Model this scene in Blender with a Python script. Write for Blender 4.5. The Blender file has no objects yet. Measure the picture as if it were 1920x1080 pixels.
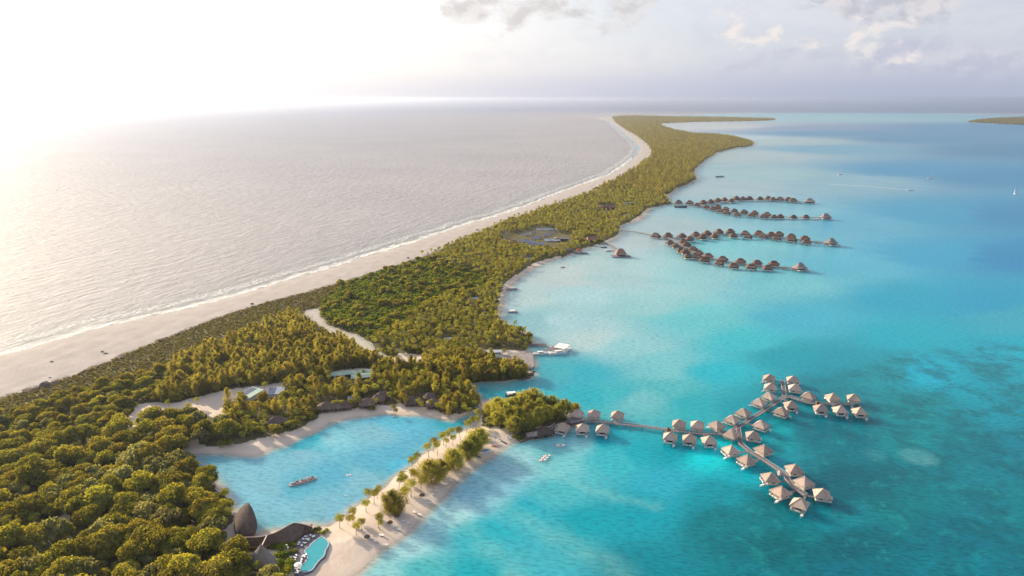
import bpy, math, random
import numpy as np
from mathutils import Vector, Matrix

R = math.radians
random.seed(7)
rng = np.random.default_rng(7)
scene = bpy.context.scene
COL = scene.collection

# ------------------------------------------------------------------ camera
CH, PITCH, FPX = 230.0, R(15.58), 1280.0
cp, sp = math.cos(PITCH), math.sin(PITCH)
cam_d = bpy.data.cameras.new("camera")
cam_d.sensor_width = 36.0
cam_d.lens = 24.0
cam_d.clip_start = 1.0
cam_d.clip_end = 200000.0
cam = bpy.data.objects.new("camera", cam_d)
cam.location = (0, 0, CH)
cam.rotation_euler = (R(90) - PITCH, 0, 0)
COL.objects.link(cam)
scene.camera = cam

def gp(u, v, z=0.0):
    """a point of the photograph taken down to the level z"""
    x = (u - 960) / FPX
    y = -(v - 540) / FPX
    dz = -sp + y * cp
    dy = cp + y * sp
    k = (z - CH) / dz
    return (x * k, dy * k)

def gps(pts, z=0.0):
    return [gp(p[0], p[1], z) for p in pts]

# ------------------------------------------------------------------ materials
def new_mat(name):
    m = bpy.data.materials.new(name)
    m.use_nodes = True
    nt = m.node_tree
    for n in list(nt.nodes):
        nt.nodes.remove(n)
    out = nt.nodes.new("ShaderNodeOutputMaterial")
    return m, nt, out

def N(nt, typ, **kw):
    n = nt.nodes.new(typ)
    for k, v in kw.items():
        if k.startswith("i_"):
            key = k[2:]
            key = int(key) if key.isdigit() else key.replace("_", " ")
            n.inputs[key].default_value = v
        else:
            setattr(n, k, v)
    return n

def L(nt, a, b):
    nt.links.new(a, b)

def math_node(nt, op, a, b=None, clamp=False):
    n = nt.nodes.new("ShaderNodeMath")
    n.operation = op
    n.use_clamp = clamp
    for i, x in enumerate((a, b)):
        if x is None:
            continue
        if isinstance(x, (int, float)):
            n.inputs[i].default_value = x
        else:
            nt.links.new(x, n.inputs[i])
    return n.outputs[0]

def mapr(nt, val, a, b, c=0.0, d=1.0, smooth=False):
    n = nt.nodes.new("ShaderNodeMapRange")
    n.interpolation_type = 'SMOOTHSTEP' if smooth else 'LINEAR'
    nt.links.new(val, n.inputs[0])
    for i, x in zip((1, 2, 3, 4), (a, b, c, d)):
        n.inputs[i].default_value = x
    return n.outputs[0]

def mixc(nt, fac, a, b, blend='MIX'):
    n = nt.nodes.new("ShaderNodeMix")
    n.data_type = 'RGBA'
    n.blend_type = blend
    n.clamp_factor = True
    for sock, x in ((n.inputs[0], fac), (n.inputs[6], a), (n.inputs[7], b)):
        if isinstance(x, (int, float)):
            sock.default_value = x
        elif isinstance(x, tuple):
            sock.default_value = (x[0], x[1], x[2], 1)
        else:
            nt.links.new(x, sock)
    return n.outputs[2]

def noise(nt, scale, detail=3.0, rough=0.55, vec=None, dist=0.0):
    n = nt.nodes.new("ShaderNodeTexNoise")
    n.inputs["Scale"].default_value = scale
    n.inputs["Detail"].default_value = detail
    n.inputs["Roughness"].default_value = rough
    n.inputs["Distortion"].default_value = dist
    if vec is not None:
        nt.links.new(vec, n.inputs["Vector"])
    return n.outputs[0]

def geo_pos(nt):
    return nt.nodes.new("ShaderNodeNewGeometry").outputs["Position"]

def obj_co(nt):
    return nt.nodes.new("ShaderNodeTexCoord").outputs["Object"]

def vmap(nt, vec, scale=(1, 1, 1), rot=(0, 0, 0)):
    n = nt.nodes.new("ShaderNodeMapping")
    n.inputs["Scale"].default_value = scale
    n.inputs["Rotation"].default_value = rot
    nt.links.new(vec, n.inputs["Vector"])
    return n.outputs[0]

def bump(nt, h, strength=0.3, dist=0.1):
    n = nt.nodes.new("ShaderNodeBump")
    n.inputs["Strength"].default_value = strength
    n.inputs["Distance"].default_value = dist
    nt.links.new(h, n.inputs["Height"])
    return n.outputs[0]

def principled(nt, out, color, rough=0.8, spec=0.3, normal=None, metal=0.0):
    b = nt.nodes.new("ShaderNodeBsdfPrincipled")
    if isinstance(color, tuple):
        b.inputs["Base Color"].default_value = (*color[:3], 1)
    else:
        nt.links.new(color, b.inputs["Base Color"])
    if isinstance(rough, (int, float)):
        b.inputs["Roughness"].default_value = rough
    else:
        nt.links.new(rough, b.inputs["Roughness"])
    b.inputs["Specular IOR Level"].default_value = spec
    b.inputs["Metallic"].default_value = metal
    if normal is not None:
        nt.links.new(normal, b.inputs["Normal"])
    nt.links.new(b.outputs[0], out.inputs[0])
    return b

def simple_mat(name, c1, c2, scale=1.0, rough=0.8, bstr=0.0, bdist=0.1, spec=0.3, stretch=(1, 1, 1)):
    m, nt, out = new_mat(name)
    co = vmap(nt, obj_co(nt), stretch)
    f = mapr(nt, noise(nt, scale, 4, 0.6, co), 0.3, 0.7)
    nrm = bump(nt, noise(nt, scale * 4, 3, 0.6, co), bstr, bdist) if bstr else None
    principled(nt, out, mixc(nt, f, c1, c2), rough, spec, nrm)
    return m

def foliage_mat(name, c1, c2, trans, tfac=0.4, nscale=0.5):
    """leaves: diffuse plus light coming through, each tree a little different"""
    m, nt, out = new_mat(name)
    info = nt.nodes.new("ShaderNodeObjectInfo")
    f = noise(nt, nscale, 3, 0.6, geo_pos(nt))
    f = mapr(nt, f, 0.3, 0.7)
    c = mixc(nt, f, c1, c2)
    hsv = nt.nodes.new("ShaderNodeHueSaturation")
    L(nt, c, hsv.inputs["Color"])
    L(nt, mapr(nt, info.outputs["Random"], 0, 1, 0.487, 0.522), hsv.inputs["Hue"])
    rr = math_node(nt, 'FRACT', math_node(nt, 'MULTIPLY', info.outputs["Random"], 7.31))
    L(nt, mapr(nt, rr, 0, 1, 0.7, 1.3), hsv.inputs["Value"])
    d = nt.nodes.new("ShaderNodeBsdfDiffuse")
    L(nt, hsv.outputs[0], d.inputs[0])
    t = nt.nodes.new("ShaderNodeBsdfTranslucent")
    L(nt, mixc(nt, 1.0, hsv.outputs[0], trans, 'MULTIPLY'), t.inputs[0])
    mx = nt.nodes.new("ShaderNodeMixShader")
    mx.inputs[0].default_value = tfac
    L(nt, d.outputs[0], mx.inputs[1])
    L(nt, t.outputs[0], mx.inputs[2])
    L(nt, mx.outputs[0], out.inputs[0])
    return m

def thatch_mat(name, c1, c2, scale=1.0):
    m, nt, out = new_mat(name)
    co = obj_co(nt)
    info = nt.nodes.new("ShaderNodeObjectInfo")
    f = noise(nt, 2.2 * scale, 6, 0.75, vmap(nt, co, (1, 1, 0.35)))
    g = noise(nt, 0.35 * scale, 2, 0.5, co)
    c = mixc(nt, mapr(nt, f, 0.25, 0.75), c1, c2)
    c = mixc(nt, mapr(nt, g, 0.35, 0.7, 0, 0.5), c, tuple(x * 0.55 for x in c1))
    hsv = nt.nodes.new("ShaderNodeHueSaturation")
    L(nt, c, hsv.inputs["Color"])
    L(nt, mapr(nt, info.outputs["Random"], 0, 1, 0.74, 1.14), hsv.inputs["Value"])
    L(nt, mapr(nt, math_node(nt, 'FRACT', math_node(nt, 'MULTIPLY', info.outputs["Random"], 5.7)), 0, 1, 0.75, 1.15), hsv.inputs["Saturation"])
    wv = nt.nodes.new("ShaderNodeTexWave")
    wv.bands_direction = 'Z'
    wv.inputs["Scale"].default_value = 1.1
    wv.inputs["Distortion"].default_value = 1.5
    L(nt, co, wv.inputs["Vector"])
    h = math_node(nt, 'ADD', f, math_node(nt, 'MULTIPLY', wv.outputs[1], 0.5))
    principled(nt, out, hsv.outputs[0], 0.95, 0.1, bump(nt, h, 0.6, 0.25))
    return m

def plank_mat(name, c1, c2):
    m, nt, out = new_mat(name)
    co = obj_co(nt)
    f = noise(nt, 1.2, 4, 0.7, vmap(nt, co, (1, 1, 1)))
    wv = nt.nodes.new("ShaderNodeTexNoise")
    wv.inputs["Scale"].default_value = 6.0
    L(nt, co, wv.inputs["Vector"])
    c = mixc(nt, mapr(nt, f, 0.3, 0.7), c1, c2)
    principled(nt, out, c, 0.85, 0.2, bump(nt, wv.outputs[0], 0.4, 0.05))
    return m

M = {}
M['thatch'] = thatch_mat("pale_thatch", (0.42, 0.315, 0.265), (0.66, 0.52, 0.44))
M['thatch_dark'] = thatch_mat("dark_thatch", (0.15, 0.088, 0.068), (0.31, 0.20, 0.152), 0.8)
M['thatch_hall'] = thatch_mat("hall_shingle", (0.115, 0.080, 0.066), (0.205, 0.145, 0.118), 1.6)
M['thatch_house'] = thatch_mat("house_thatch", (0.15, 0.10, 0.085), (0.26, 0.185, 0.15), 1.2)
M['thatch_grey'] = thatch_mat("grey_thatch", (0.27, 0.22, 0.20), (0.42, 0.35, 0.32))
M['ridge'] = simple_mat("ridge_cap", (0.42, 0.33, 0.27), (0.6, 0.5, 0.42), 2.0)
M['cream'] = simple_mat("cream_wall", (0.62, 0.55, 0.46), (0.74, 0.68, 0.60), 1.0)
M['brownwall'] = simple_mat("brown_wall", (0.17, 0.08, 0.05), (0.28, 0.15, 0.10), 1.0)
M['white'] = simple_mat("white_paint", (0.74, 0.73, 0.72), (0.82, 0.81, 0.80), 1.0, 0.4)
M['deck'] = plank_mat("weathered_planks", (0.13, 0.115, 0.135), (0.23, 0.20, 0.225))
M['deckdark'] = plank_mat("dark_planks", (0.10, 0.08, 0.08), (0.17, 0.14, 0.14))
M['rail'] = simple_mat("rail_wood", (0.42, 0.36, 0.34), (0.56, 0.49, 0.46), 2.0)
M['post'] = simple_mat("post_wood", (0.07, 0.055, 0.05), (0.13, 0.10, 0.09), 2.0)
M['glass'] = simple_mat("dark_glass", (0.02, 0.03, 0.035), (0.035, 0.05, 0.055), 0.4, 0.12, spec=0.6)
M['trunk'] = simple_mat("bark", (0.13, 0.10, 0.08), (0.22, 0.18, 0.15), 2.0)
M['palmtrunk'] = simple_mat("palm_bark", (0.22, 0.18, 0.15), (0.33, 0.28, 0.24), 3.0)
M['rock'] = simple_mat("coral_rock", (0.09, 0.07, 0.06), (0.20, 0.16, 0.14), 1.2, 0.95, 0.6, 0.3)
M['concrete'] = simple_mat("concrete", (0.19, 0.17, 0.165), (0.33, 0.30, 0.285), 0.25)
M['solar'] = simple_mat("solar_panel", (0.04, 0.05, 0.11), (0.075, 0.09, 0.17), 0.2, 0.22, spec=0.6)
M['mint'] = simple_mat("mint_roof", (0.27, 0.40, 0.34), (0.35, 0.47, 0.41), 0.3, 0.6)
M['bluegrey'] = simple_mat("bluegrey_roof", (0.22, 0.27, 0.36), (0.30, 0.35, 0.44), 0.3, 0.5)
M['red'] = simple_mat("red_roof", (0.42, 0.09, 0.05), (0.52, 0.16, 0.09), 0.5, 0.6)
M['redbrown'] = simple_mat("redbrown_roof", (0.22, 0.10, 0.07), (0.32, 0.16, 0.11), 0.5, 0.7)
M['greyroof'] = simple_mat("grey_roof", (0.15, 0.13, 0.15), (0.24, 0.21, 0.22), 0.5, 0.7)
M['hullgrey'] = simple_mat("grey_hull", (0.20, 0.18, 0.18), (0.50, 0.46, 0.44), 1.3, 0.6)
M['navy'] = simple_mat("dark_hull", (0.03, 0.04, 0.06), (0.05, 0.06, 0.08), 1.0, 0.35)
M['orange'] = simple_mat("orange_hull", (0.50, 0.13, 0.06), (0.60, 0.2, 0.1), 1.0, 0.5)
M['blue'] = simple_mat("blue_cloth", (0.05, 0.25, 0.50), (0.10, 0.32, 0.58), 1.0, 0.5)
M['sail'] = simple_mat("sail_cloth", (0.70, 0.70, 0.70), (0.80, 0.80, 0.78), 1.0, 0.7)
M['poolwater'] = simple_mat("pool_water", (0.02, 0.30, 0.36), (0.035, 0.36, 0.42), 0.3, 0.08, 0.15, 0.05, 0.5)
M['pooledge'] = simple_mat("pool_edge", (0.36, 0.44, 0.50), (0.44, 0.50, 0.55), 2.0)
M['slate'] = simple_mat("slate_deck", (0.10, 0.09, 0.12), (0.19, 0.165, 0.20), 1.2)
M['copper'] = simple_mat("orange_thatch", (0.24, 0.13, 0.095), (0.37, 0.22, 0.16), 2.0)

WT = (1.35, 1.15, 0.35)
M['leaf_broad'] = foliage_mat("broadleaf_foliage", (0.15, 0.155, 0.042), (0.32, 0.30, 0.068), (1.9, 1.6, 0.5), 0.5)
M['leaf_pale'] = foliage_mat("pale_broadleaf_foliage", (0.15, 0.16, 0.06), (0.32, 0.31, 0.14), (1.6, 1.4, 0.7), 0.45)
M['leaf_bush'] = foliage_mat("bush_foliage", (0.11, 0.15, 0.024), (0.25, 0.28, 0.040), (1.7, 1.55, 0.4), 0.5)
M['leaf_cas'] = foliage_mat("ironwood_foliage", (0.19, 0.175, 0.060), (0.34, 0.305, 0.09), (1.8, 1.6, 0.55), 0.58)
M['leaf_palm'] = foliage_mat("palm_foliage", (0.18, 0.19, 0.045), (0.42, 0.40, 0.085), (2.0, 1.7, 0.45), 0.5)
M['leaf_scrub'] = foliage_mat("scrub_foliage", (0.16, 0.15, 0.046), (0.30, 0.27, 0.080), (1.5, 1.3, 0.5), 0.45)

# ------------------------------------------------------------------ object helpers
def tag(o, label=None, cat=None, group=None, kind=None):
    if label: o["label"] = label
    if cat: o["category"] = cat
    if group: o["group"] = group
    if kind: o["kind"] = kind
    return o

def empty(name, loc, rz=0.0, scale=1.0):
    o = bpy.data.objects.new(name, None)
    o.empty_display_size = 0.5
    o.location = loc
    o.rotation_euler = (0, 0, rz)
    o.scale = (scale, scale, scale)
    COL.objects.link(o)
    return o

def link_mesh(name, me, parent=None):
    o = bpy.data.objects.new(name, me)
    COL.objects.link(o)
    if parent is not None:
        o.parent = parent
    return o

class MB:
    def __init__(self):
        self.v, self.f, self.mi = [], [], []
    def add(self, vs, fs, mi=0):
        b = len(self.v)
        self.v += [tuple(p) for p in vs]
        self.f += [tuple(b + i for i in f) for f in fs]
        self.mi += [mi] * len(fs)
        return self
    def box(self, c, s, rz=0.0, mi=0, taper=1.0):
        cx, cy, cz = c
        hx, hy, hz = s[0] / 2, s[1] / 2, s[2] / 2
        ca, sa = math.cos(rz), math.sin(rz)
        vs = []
        for z, t in ((-hz, 1.0), (hz, taper)):
            for x, y in ((-hx, -hy), (hx, -hy), (hx, hy), (-hx, hy)):
                x, y = x * t, y * t
                vs.append((cx + x * ca - y * sa, cy + x * sa + y * ca, cz + z))
        return self.add(vs, [(3, 2, 1, 0), (4, 5, 6, 7), (0, 1, 5, 4), (1, 2, 6, 5), (2, 3, 7, 6), (3, 0, 4, 7)], mi)
    def bar(self, a, b, w, h=None, mi=0):
        """a straight beam from a to b, w wide and h high"""
        h = h or w
        a, b = Vector(a), Vector(b)
        d = (b - a)
        if d.length < 1e-6: return self
        d.normalize()
        s = d.cross(Vector((0, 0, 1)))
        if s.length < 1e-3: s = Vector((1, 0, 0))
        s.normalize()
        u = s.cross(d)
        vs = []
        for p in (a, b):
            for x, y in ((-1, -1), (1, -1), (1, 1), (-1, 1)):
                vs.append(p + s * (x * w / 2) + u * (y * h / 2))
        return self.add(vs, [(0, 1, 2, 3), (7, 6, 5, 4), (4, 5, 1, 0), (5, 6, 2, 1), (6, 7, 3, 2), (7, 4, 0, 3)], mi)
    def tube(self, pts, rad, n=7, mi=0, cap=True):
        """a round tapering limb through pts"""
        rings = []
        base = len(self.v)
        vs, fs = [], []
        for i, p in enumerate(pts):
            p = Vector(p)
            a = Vector(pts[max(i - 1, 0)]); b = Vector(pts[min(i + 1, len(pts) - 1)])
            d = (b - a).normalized()
            s = d.cross(Vector((0.31, 0.95, 0.05)))
            s.normalize(); u = s.cross(d)
            r = rad[i] if isinstance(rad, (list, tuple)) else rad
            for k in range(n):
                t = 2 * math.pi * k / n
                vs.append(p + s * (r * math.cos(t)) + u * (r * math.sin(t)))
        for i in range(len(pts) - 1):
            for k in range(n):
                k2 = (k + 1) % n
                fs.append((i * n + k, i * n + k2, (i + 1) * n + k2, (i + 1) * n + k))
        if cap:
            fs.append(tuple(range(n))[::-1])
            fs.append(tuple((len(pts) - 1) * n + k for k in range(n)))
        return self.add(vs, fs, mi)
    def prism(self, poly, z0, z1, mi=0, scale_top=1.0):
        n = len(poly)
        cx = sum(p[0] for p in poly) / n; cy = sum(p[1] for p in poly) / n
        vs = [(p[0], p[1], z0) for p in poly] + [(cx + (p[0] - cx) * scale_top, cy + (p[1] - cy) * scale_top, z1) for p in poly]
        area = sum(poly[i][0] * poly[(i + 1) % n][1] - poly[(i + 1) % n][0] * poly[i][1] for i in range(n))
        fs = [tuple(range(n))[::-1], tuple(range(n, 2 * n))] + [(i, (i + 1) % n, n + (i + 1) % n, n + i) for i in range(n)]
        if area < 0:
            fs = [tuple(reversed(f)) for f in fs]
        return self.add(vs, fs, mi)
    def mesh(self, name, mats, smooth=False):
        me = bpy.data.meshes.new(name)
        me.from_pydata(self.v, [], self.f)
        for m in (mats if isinstance(mats, (list, tuple)) else [mats]):
            me.materials.append(m)
        me.polygons.foreach_set("material_index", self.mi)
        if smooth:
            me.polygons.foreach_set("use_smooth", [True] * len(me.polygons))
        me.update()
        return me
    def build(self, name, mats, parent=None, smooth=False):
        return link_mesh(name, self.mesh(name, mats, smooth), parent)

def np_mesh(name, V, F, mats, smooth=True, attrs=None, mi=None):
    me = bpy.data.meshes.new(name)
    V = np.asarray(V, dtype=np.float32); F = np.asarray(F, dtype=np.int32)
    k = F.shape[1]
    me.vertices.add(len(V)); me.vertices.foreach_set("co", V.ravel())
    me.loops.add(F.size); me.loops.foreach_set("vertex_index", F.ravel())
    me.polygons.add(len(F))
    me.polygons.foreach_set("loop_start", np.arange(0, F.size, k, dtype=np.int32))
    me.polygons.foreach_set("loop_total", np.full(len(F), k, dtype=np.int32))
    if smooth:
        me.polygons.foreach_set("use_smooth", np.ones(len(F), dtype=bool))
    for m in (mats if isinstance(mats, (list, tuple)) else [mats]):
        me.materials.append(m)
    if mi is not None:
        me.polygons.foreach_set("material_index", np.asarray(mi, dtype=np.int32))
    for nm, arr in (attrs or {}).items():
        arr = np.asarray(arr, dtype=np.float32)
        if arr.ndim == 1:
            a = me.attributes.new(nm, 'FLOAT', 'POINT'); a.data.foreach_set("value", arr)
        else:
            a = me.attributes.new(nm, 'FLOAT_COLOR', 'POINT')
            a.data.foreach_set("color", np.concatenate([arr, np.ones((len(arr), 1), np.float32)], 1).ravel())
    me.update(calc_edges=True)
    me.validate()
    return me

# ------------------------------------------------------------------ plan data (pixels of the photograph)
OCEAN_SHORE = [(-900, 985), (-500, 822), (-200, 722), (0, 668), (60, 652), (130, 632), (200, 612), (270, 597), (340, 583), (400, 566), (450, 552),
    (520, 532), (580, 515), (640, 497), (700, 478), (750, 462), (820, 440), (880, 420), (950, 400), (1010, 378), (1060, 358),
    (1110, 340), (1150, 325), (1175, 308), (1195, 290), (1200, 277), (1188, 262), (1172, 250), (1158, 238), (1140, 226), (1118, 220)]
VEG_LINE = [(-900, 1130), (-500, 925), (-200, 818), (0, 748), (40, 735), (85, 722), (140, 705), (200, 680), (260, 655), (330, 628), (400, 600), (460, 580), (520, 562),
    (580, 548), (640, 530), (700, 512), (760, 494), (820, 472), (870, 450), (920, 430), (960, 412), (1010, 395), (1060, 378),
    (1110, 360), (1150, 342), (1190, 318), (1220, 295), (1223, 283), (1214, 270), (1195, 255), (1172, 242), (1152, 228), (1146, 219)]
LAGOON_SHORE = [(1180, 216.5), (1260, 218), (1350, 219.5), (1450, 222), (1457, 224), (1440, 226.5), (1380, 228), (1300, 229), (1245, 231.5), (1240, 236), (1268, 244),
    (1300, 250), (1345, 252), (1380, 257), (1408, 264), (1416, 269), (1408, 275), (1375, 278), (1345, 286), (1325, 298), (1306, 315), (1300, 325), (1309, 336),
    (1290, 346), (1270, 352), (1258, 362), (1247, 374), (1262, 382), (1240, 386), (1222, 389), (1214, 400), (1200, 413), (1182, 419),
    (1166, 421), (1162, 435), (1152, 447), (1132, 456), (1105, 464), (1090, 467), (1075, 476), (1056, 482), (1035, 489), (1013, 497), (988, 511),
    (966, 527), (948, 545), (941, 572), (940, 600), (955, 612), (978, 620), (996, 634), (1004, 644), (990, 650), (982, 663), (996, 664),
    (1001, 687), (990, 692), (999, 700), (998, 707), (985, 710), (960, 713), (920, 716), (880, 718), (892, 730), (897, 742), (902, 755),
    (899, 766), (892, 771), (872, 778), (850, 786), (831, 785), (803, 780), (772, 778), (733, 776), (709, 777), (678, 781), (647, 787),
    (623, 793), (600, 802), (552, 827), (507, 844), (478, 855), (442, 852), (413, 849), (383, 849), (358, 853), (350, 866), (365, 880), (385, 888),
    (408, 908), (428, 930), (440, 955), (448, 985), (458, 1006), (490, 1003), (530, 994), (570, 985), (600, 988), (617, 986), (639, 974), (664, 952), (692, 935), (719, 913),
    (742, 893), (760, 882), (782, 866), (798, 852), (831, 828), (856, 815), (886, 800), (899, 790), (903, 778), (903, 765), (907, 752),
    (925, 751), (950, 757), (980, 764), (1030, 769), (1068, 776), (1088, 785), (1082, 793), (1071, 796), (1049, 809), (1018, 815), (1000, 818), (970, 826),
    (966, 827), (938, 847), (908, 863), (880, 883), (844, 914), (803, 958), (761, 1000), (719, 1031), (692, 1053), (670, 1076), (630, 1110), (540, 1200), (380, 1400), (0, 2200), (-900, 2600), (-4000, 2600)]
CREEK = [(568, 583), (600, 613), (632, 629), (665, 646), (690, 661), (712, 681), (738, 688), (758, 684), (732, 671), (708, 656), (685, 634), (640, 618), (615, 608), (600, 592), (599, 577), (586, 579)]
ISLET = [(1815, 229), (1840, 225.5), (1870, 223), (1920, 221.5), (2100, 221), (2300, 224), (2300, 236), (2100, 236), (1960, 235), (1900, 233.5), (1850, 231)]
SOUTH_SHORE_PART = 0
CLEAR = [
    [(261, 757), (284, 755), (326, 760), (370, 762), (352, 774), (296, 774), (270, 792), (255, 804), (244, 795), (258, 774)],
    [(330, 757), (400, 742), (458, 727), (464, 735), (400, 752), (335, 765)],
    [(380, 760), (402, 773), (415, 772), (428, 792), (418, 796), (385, 776)],
    [(190, 822), (206, 817), (206, 832), (184, 833)],
    [(119, 950), (132, 957), (129, 986), (104, 990)],
    [(119, 1022), (128, 1000), (146, 1026), (122, 1049), (92, 1060)],
    [(82, 1014), (98, 1010), (97, 1026), (84, 1028)],
    [(415, 985), (443, 1002), (450, 1018), (447, 1030), (420, 1030)],
    [(344, 818), (372, 822), (380, 837), (430, 836), (470, 828), (500, 820), (545, 806), (580, 794), (600, 779), (631, 773), (662, 767), (697, 761),
     (756, 760), (801, 762), (819, 771), (834, 775), (869, 772), (900, 772), (850, 790), (772, 781), (700, 781), (600, 805), (507, 848), (440, 856), (340, 860)],
    [(910, 652), (940, 649), (978, 652), (985, 664), (1002, 663), (1004, 690), (985, 693), (975, 684), (945, 680), (912, 674)],
    [(935, 452), (945, 438), (975, 436), (1010, 426), (1046, 428), (1040, 437), (1075, 440), (1070, 456), (1040, 468), (1000, 467), (960, 460)],
    [(740, 660), (790, 665), (800, 690), (760, 692), (735, 688)],
    [(1182, 419), (1200, 413), (1214, 400), (1222, 389), (1212, 390), (1200, 403), (1180, 415)],
    [(940, 600), (941, 572), (948, 545), (966, 527), (988, 511), (1013, 497), (1056, 483), (1050, 478), (1005, 490), (965, 515), (945, 530), (934, 560), (932, 600)],
    [(925, 805), (966, 800), (975, 815), (965, 830), (900, 850)],
]
Z_SCRUB = [(-900, 1130), (-500, 925), (-200, 818), (0, 748), (85, 722), (140, 705), (200, 680), (260, 655), (330, 628), (400, 600), (460, 580), (520, 562), (580, 548),
    (640, 530), (655, 540), (600, 572), (560, 588), (520, 598), (470, 615), (440, 640), (380, 662), (330, 684), (200, 725), (100, 755), (0, 785), (-500, 965)]
Z_WEST = [(-500, 965), (0, 785), (100, 755), (200, 725), (330, 690), (330, 752), (255, 757), (240, 790), (200, 815), (0, 860), (-500, 1100)]
Z_BELT = [(330, 690), (380, 662), (440, 640), (500, 612), (560, 592), (590, 618), (635, 640), (680, 660), (706, 686), (640, 694), (560, 712), (500, 722), (440, 728), (330, 755), (300, 755)]
Z_FORE = [(-600, 1120), (0, 860), (200, 815), (245, 800), (270, 795), (300, 780), (350, 778), (385, 778), (430, 798), (430, 832), (385, 832), (345, 820), (340, 850), (350, 870),
    (370, 885), (400, 905), (425, 935), (438, 962), (425, 990), (425, 1028), (450, 1040), (450, 1075), (560, 1085), (560, 1200), (380, 1400), (0, 1600), (-900, 1600)]
Z_MID = [(420, 760), (460, 745), (540, 722), (620, 700), (706, 690), (760, 690), (850, 702), (885, 720), (896, 745), (896, 762), (869, 771), (834, 773), (800, 760), (756, 757), (697, 757),
    (662, 763), (631, 769), (600, 776), (575, 793), (545, 806), (500, 818), (440, 830), (420, 800)]
Z_BUSH = [(600, 592), (599, 574), (640, 535), (700, 514), (760, 496), (800, 482), (860, 500), (930, 520), (900, 545), (840, 560), (790, 580), (760, 610), (700, 640), (690, 640), (640, 616), (615, 606)]
Z_GROVE = [(700, 655), (690, 638), (760, 608), (790, 580), (840, 558), (900, 545), (930, 520), (860, 500), (800, 482), (870, 450), (920, 430), (960, 412), (1010, 395), (1060, 378), (1110, 360), (1150, 350), (1240, 360), (1262, 380),
    (1220, 388), (1200, 405), (1178, 416), (1162, 422), (1160, 437), (1125, 455), (1085, 466), (1055, 480), (1005, 492), (965, 517), (945, 532), (936, 560), (934, 600),
    (955, 612), (978, 620), (996, 634), (1000, 645), (980, 655), (940, 655), (900, 656), (870, 672), (800, 672), (760, 672), (735, 668)]
Z_MOUND = [(690, 690), (700, 672), (800, 674), (880, 672), (905, 676), (945, 686), (985, 694), (996, 702), (994, 708), (920, 714), (880, 716), (800, 700), (740, 696)]
Z_FAR = [(1110, 360), (1150, 342), (1190, 318), (1220, 295), (1223, 283), (1214, 270), (1195, 255), (1172, 242), (1152, 228), (1148, 219), (1180, 217),
    (1260, 219), (1350, 220), (1450, 222.5), (1455, 224), (1440, 226), (1380, 227.5), (1300, 228.5), (1243, 231), (1238, 236), (1268, 245), (1300, 251), (1345, 253), (1380, 258),
    (1408, 265), (1413, 270), (1405, 274), (1375, 277), (1345, 285), (1323, 298), (1303, 315), (1298, 325), (1305, 335), (1288, 345), (1268, 351), (1255, 362), (1240, 366), (1150, 352)]
Z_MOTU = [(905, 772), (912, 760), (930, 756), (955, 763), (985, 769), (1030, 774), (1062, 781), (1060, 788), (1030, 795), (1000, 800), (985, 818), (968, 822), (950, 808), (935, 798), (920, 800), (905, 795)]
Z_SHORE_WOOD = [(985, 818), (968, 823), (1000, 812)]

# ------------------------------------------------------------------ distance fields
def sdf(P, poly, closed=True):
    """signed distance (inside positive) of points P to a polygon"""
    poly = np.asarray(poly, float)
    A = poly; B = np.roll(poly, -1, 0)
    if not closed:
        A, B = A[:-1], B[:-1]
    out = np.full(len(P), 1e18)
    ins = np.zeros(len(P), bool)
    for a, b in zip(A, B):
        d = b - a
        w = P - a
        t = np.clip((w @ d) / max(d @ d, 1e-9), 0, 1)
        q = w - t[:, None] * d
        out = np.minimum(out, (q * q).sum(1))
        if closed:
            c = (a[1] > P[:, 1]) != (b[1] > P[:, 1])
            if a[1] != b[1]:
                xx = (b[0] - a[0]) * (P[:, 1] - a[1]) / (b[1] - a[1]) + a[0]
                ins ^= c & (P[:, 0] < xx)
    out = np.sqrt(out)
    return np.where(ins, out, -out) if closed else out

def inside(P, poly):
    poly = np.asarray(poly, float)
    A = poly; B = np.roll(poly, -1, 0)
    ins = np.zeros(len(P), bool)
    for a, b in zip(A, B):
        if a[1] == b[1]: continue
        c = (a[1] > P[:, 1]) != (b[1] > P[:, 1])
        xx = (b[0] - a[0]) * (P[:, 1] - a[1]) / (b[1] - a[1]) + a[0]
        ins ^= c & (P[:, 0] < xx)
    return ins

def wob(P, s, seed=0):
    """smooth wandering noise, about -1..1"""
    r = np.random.default_rng(seed)
    o = np.zeros(len(P))
    for k in range(7):
        a = r.uniform(0, 6.28); f = r.uniform(0.6, 1.9) / s
        o += np.sin((P[:, 0] * math.cos(a) + P[:, 1] * math.sin(a)) * f * 6.28 + r.uniform(0, 6.28))
    return o / 3.2

OS = gps(OCEAN_SHORE); LS = gps(LAGOON_SHORE)
ISLAND = OS + LS
VL = gps(VEG_LINE, 2.0)
CREEK_W = gps(CREEK)
ISLET_W = gps(ISLET)
CLEAR_W = [gps(c, 2.0) for c in CLEAR]
ZONES = {k: gps(z, 2.0) for k, z in dict(scrub=Z_SCRUB, west=Z_WEST, belt=Z_BELT, fore=Z_FORE, mid=Z_MID, bush=Z_BUSH, grove=Z_GROVE, mound=Z_MOUND, far=Z_FAR, motu=Z_MOTU).items()}

def fan(ys, ts):
    T, Y = np.meshgrid(ts, ys)
    return np.stack([(T * Y).ravel(), Y.ravel()], 1), len(ys), len(ts)

def grid_faces(nr, nc):
    i = np.arange((nr - 1) * (nc - 1))
    r, c = i // (nc - 1), i % (nc - 1)
    a = r * nc + c
    return np.stack([a, a + 1, a + 1 + nc, a + nc], 1)

def keep_faces(V, F, mask, attrs):
    F = F[mask]
    used = np.unique(F)
    re = np.full(len(V), -1); re[used] = np.arange(len(used))
    return V[used], re[F], {k: a[used] for k, a in attrs.items()}

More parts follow.
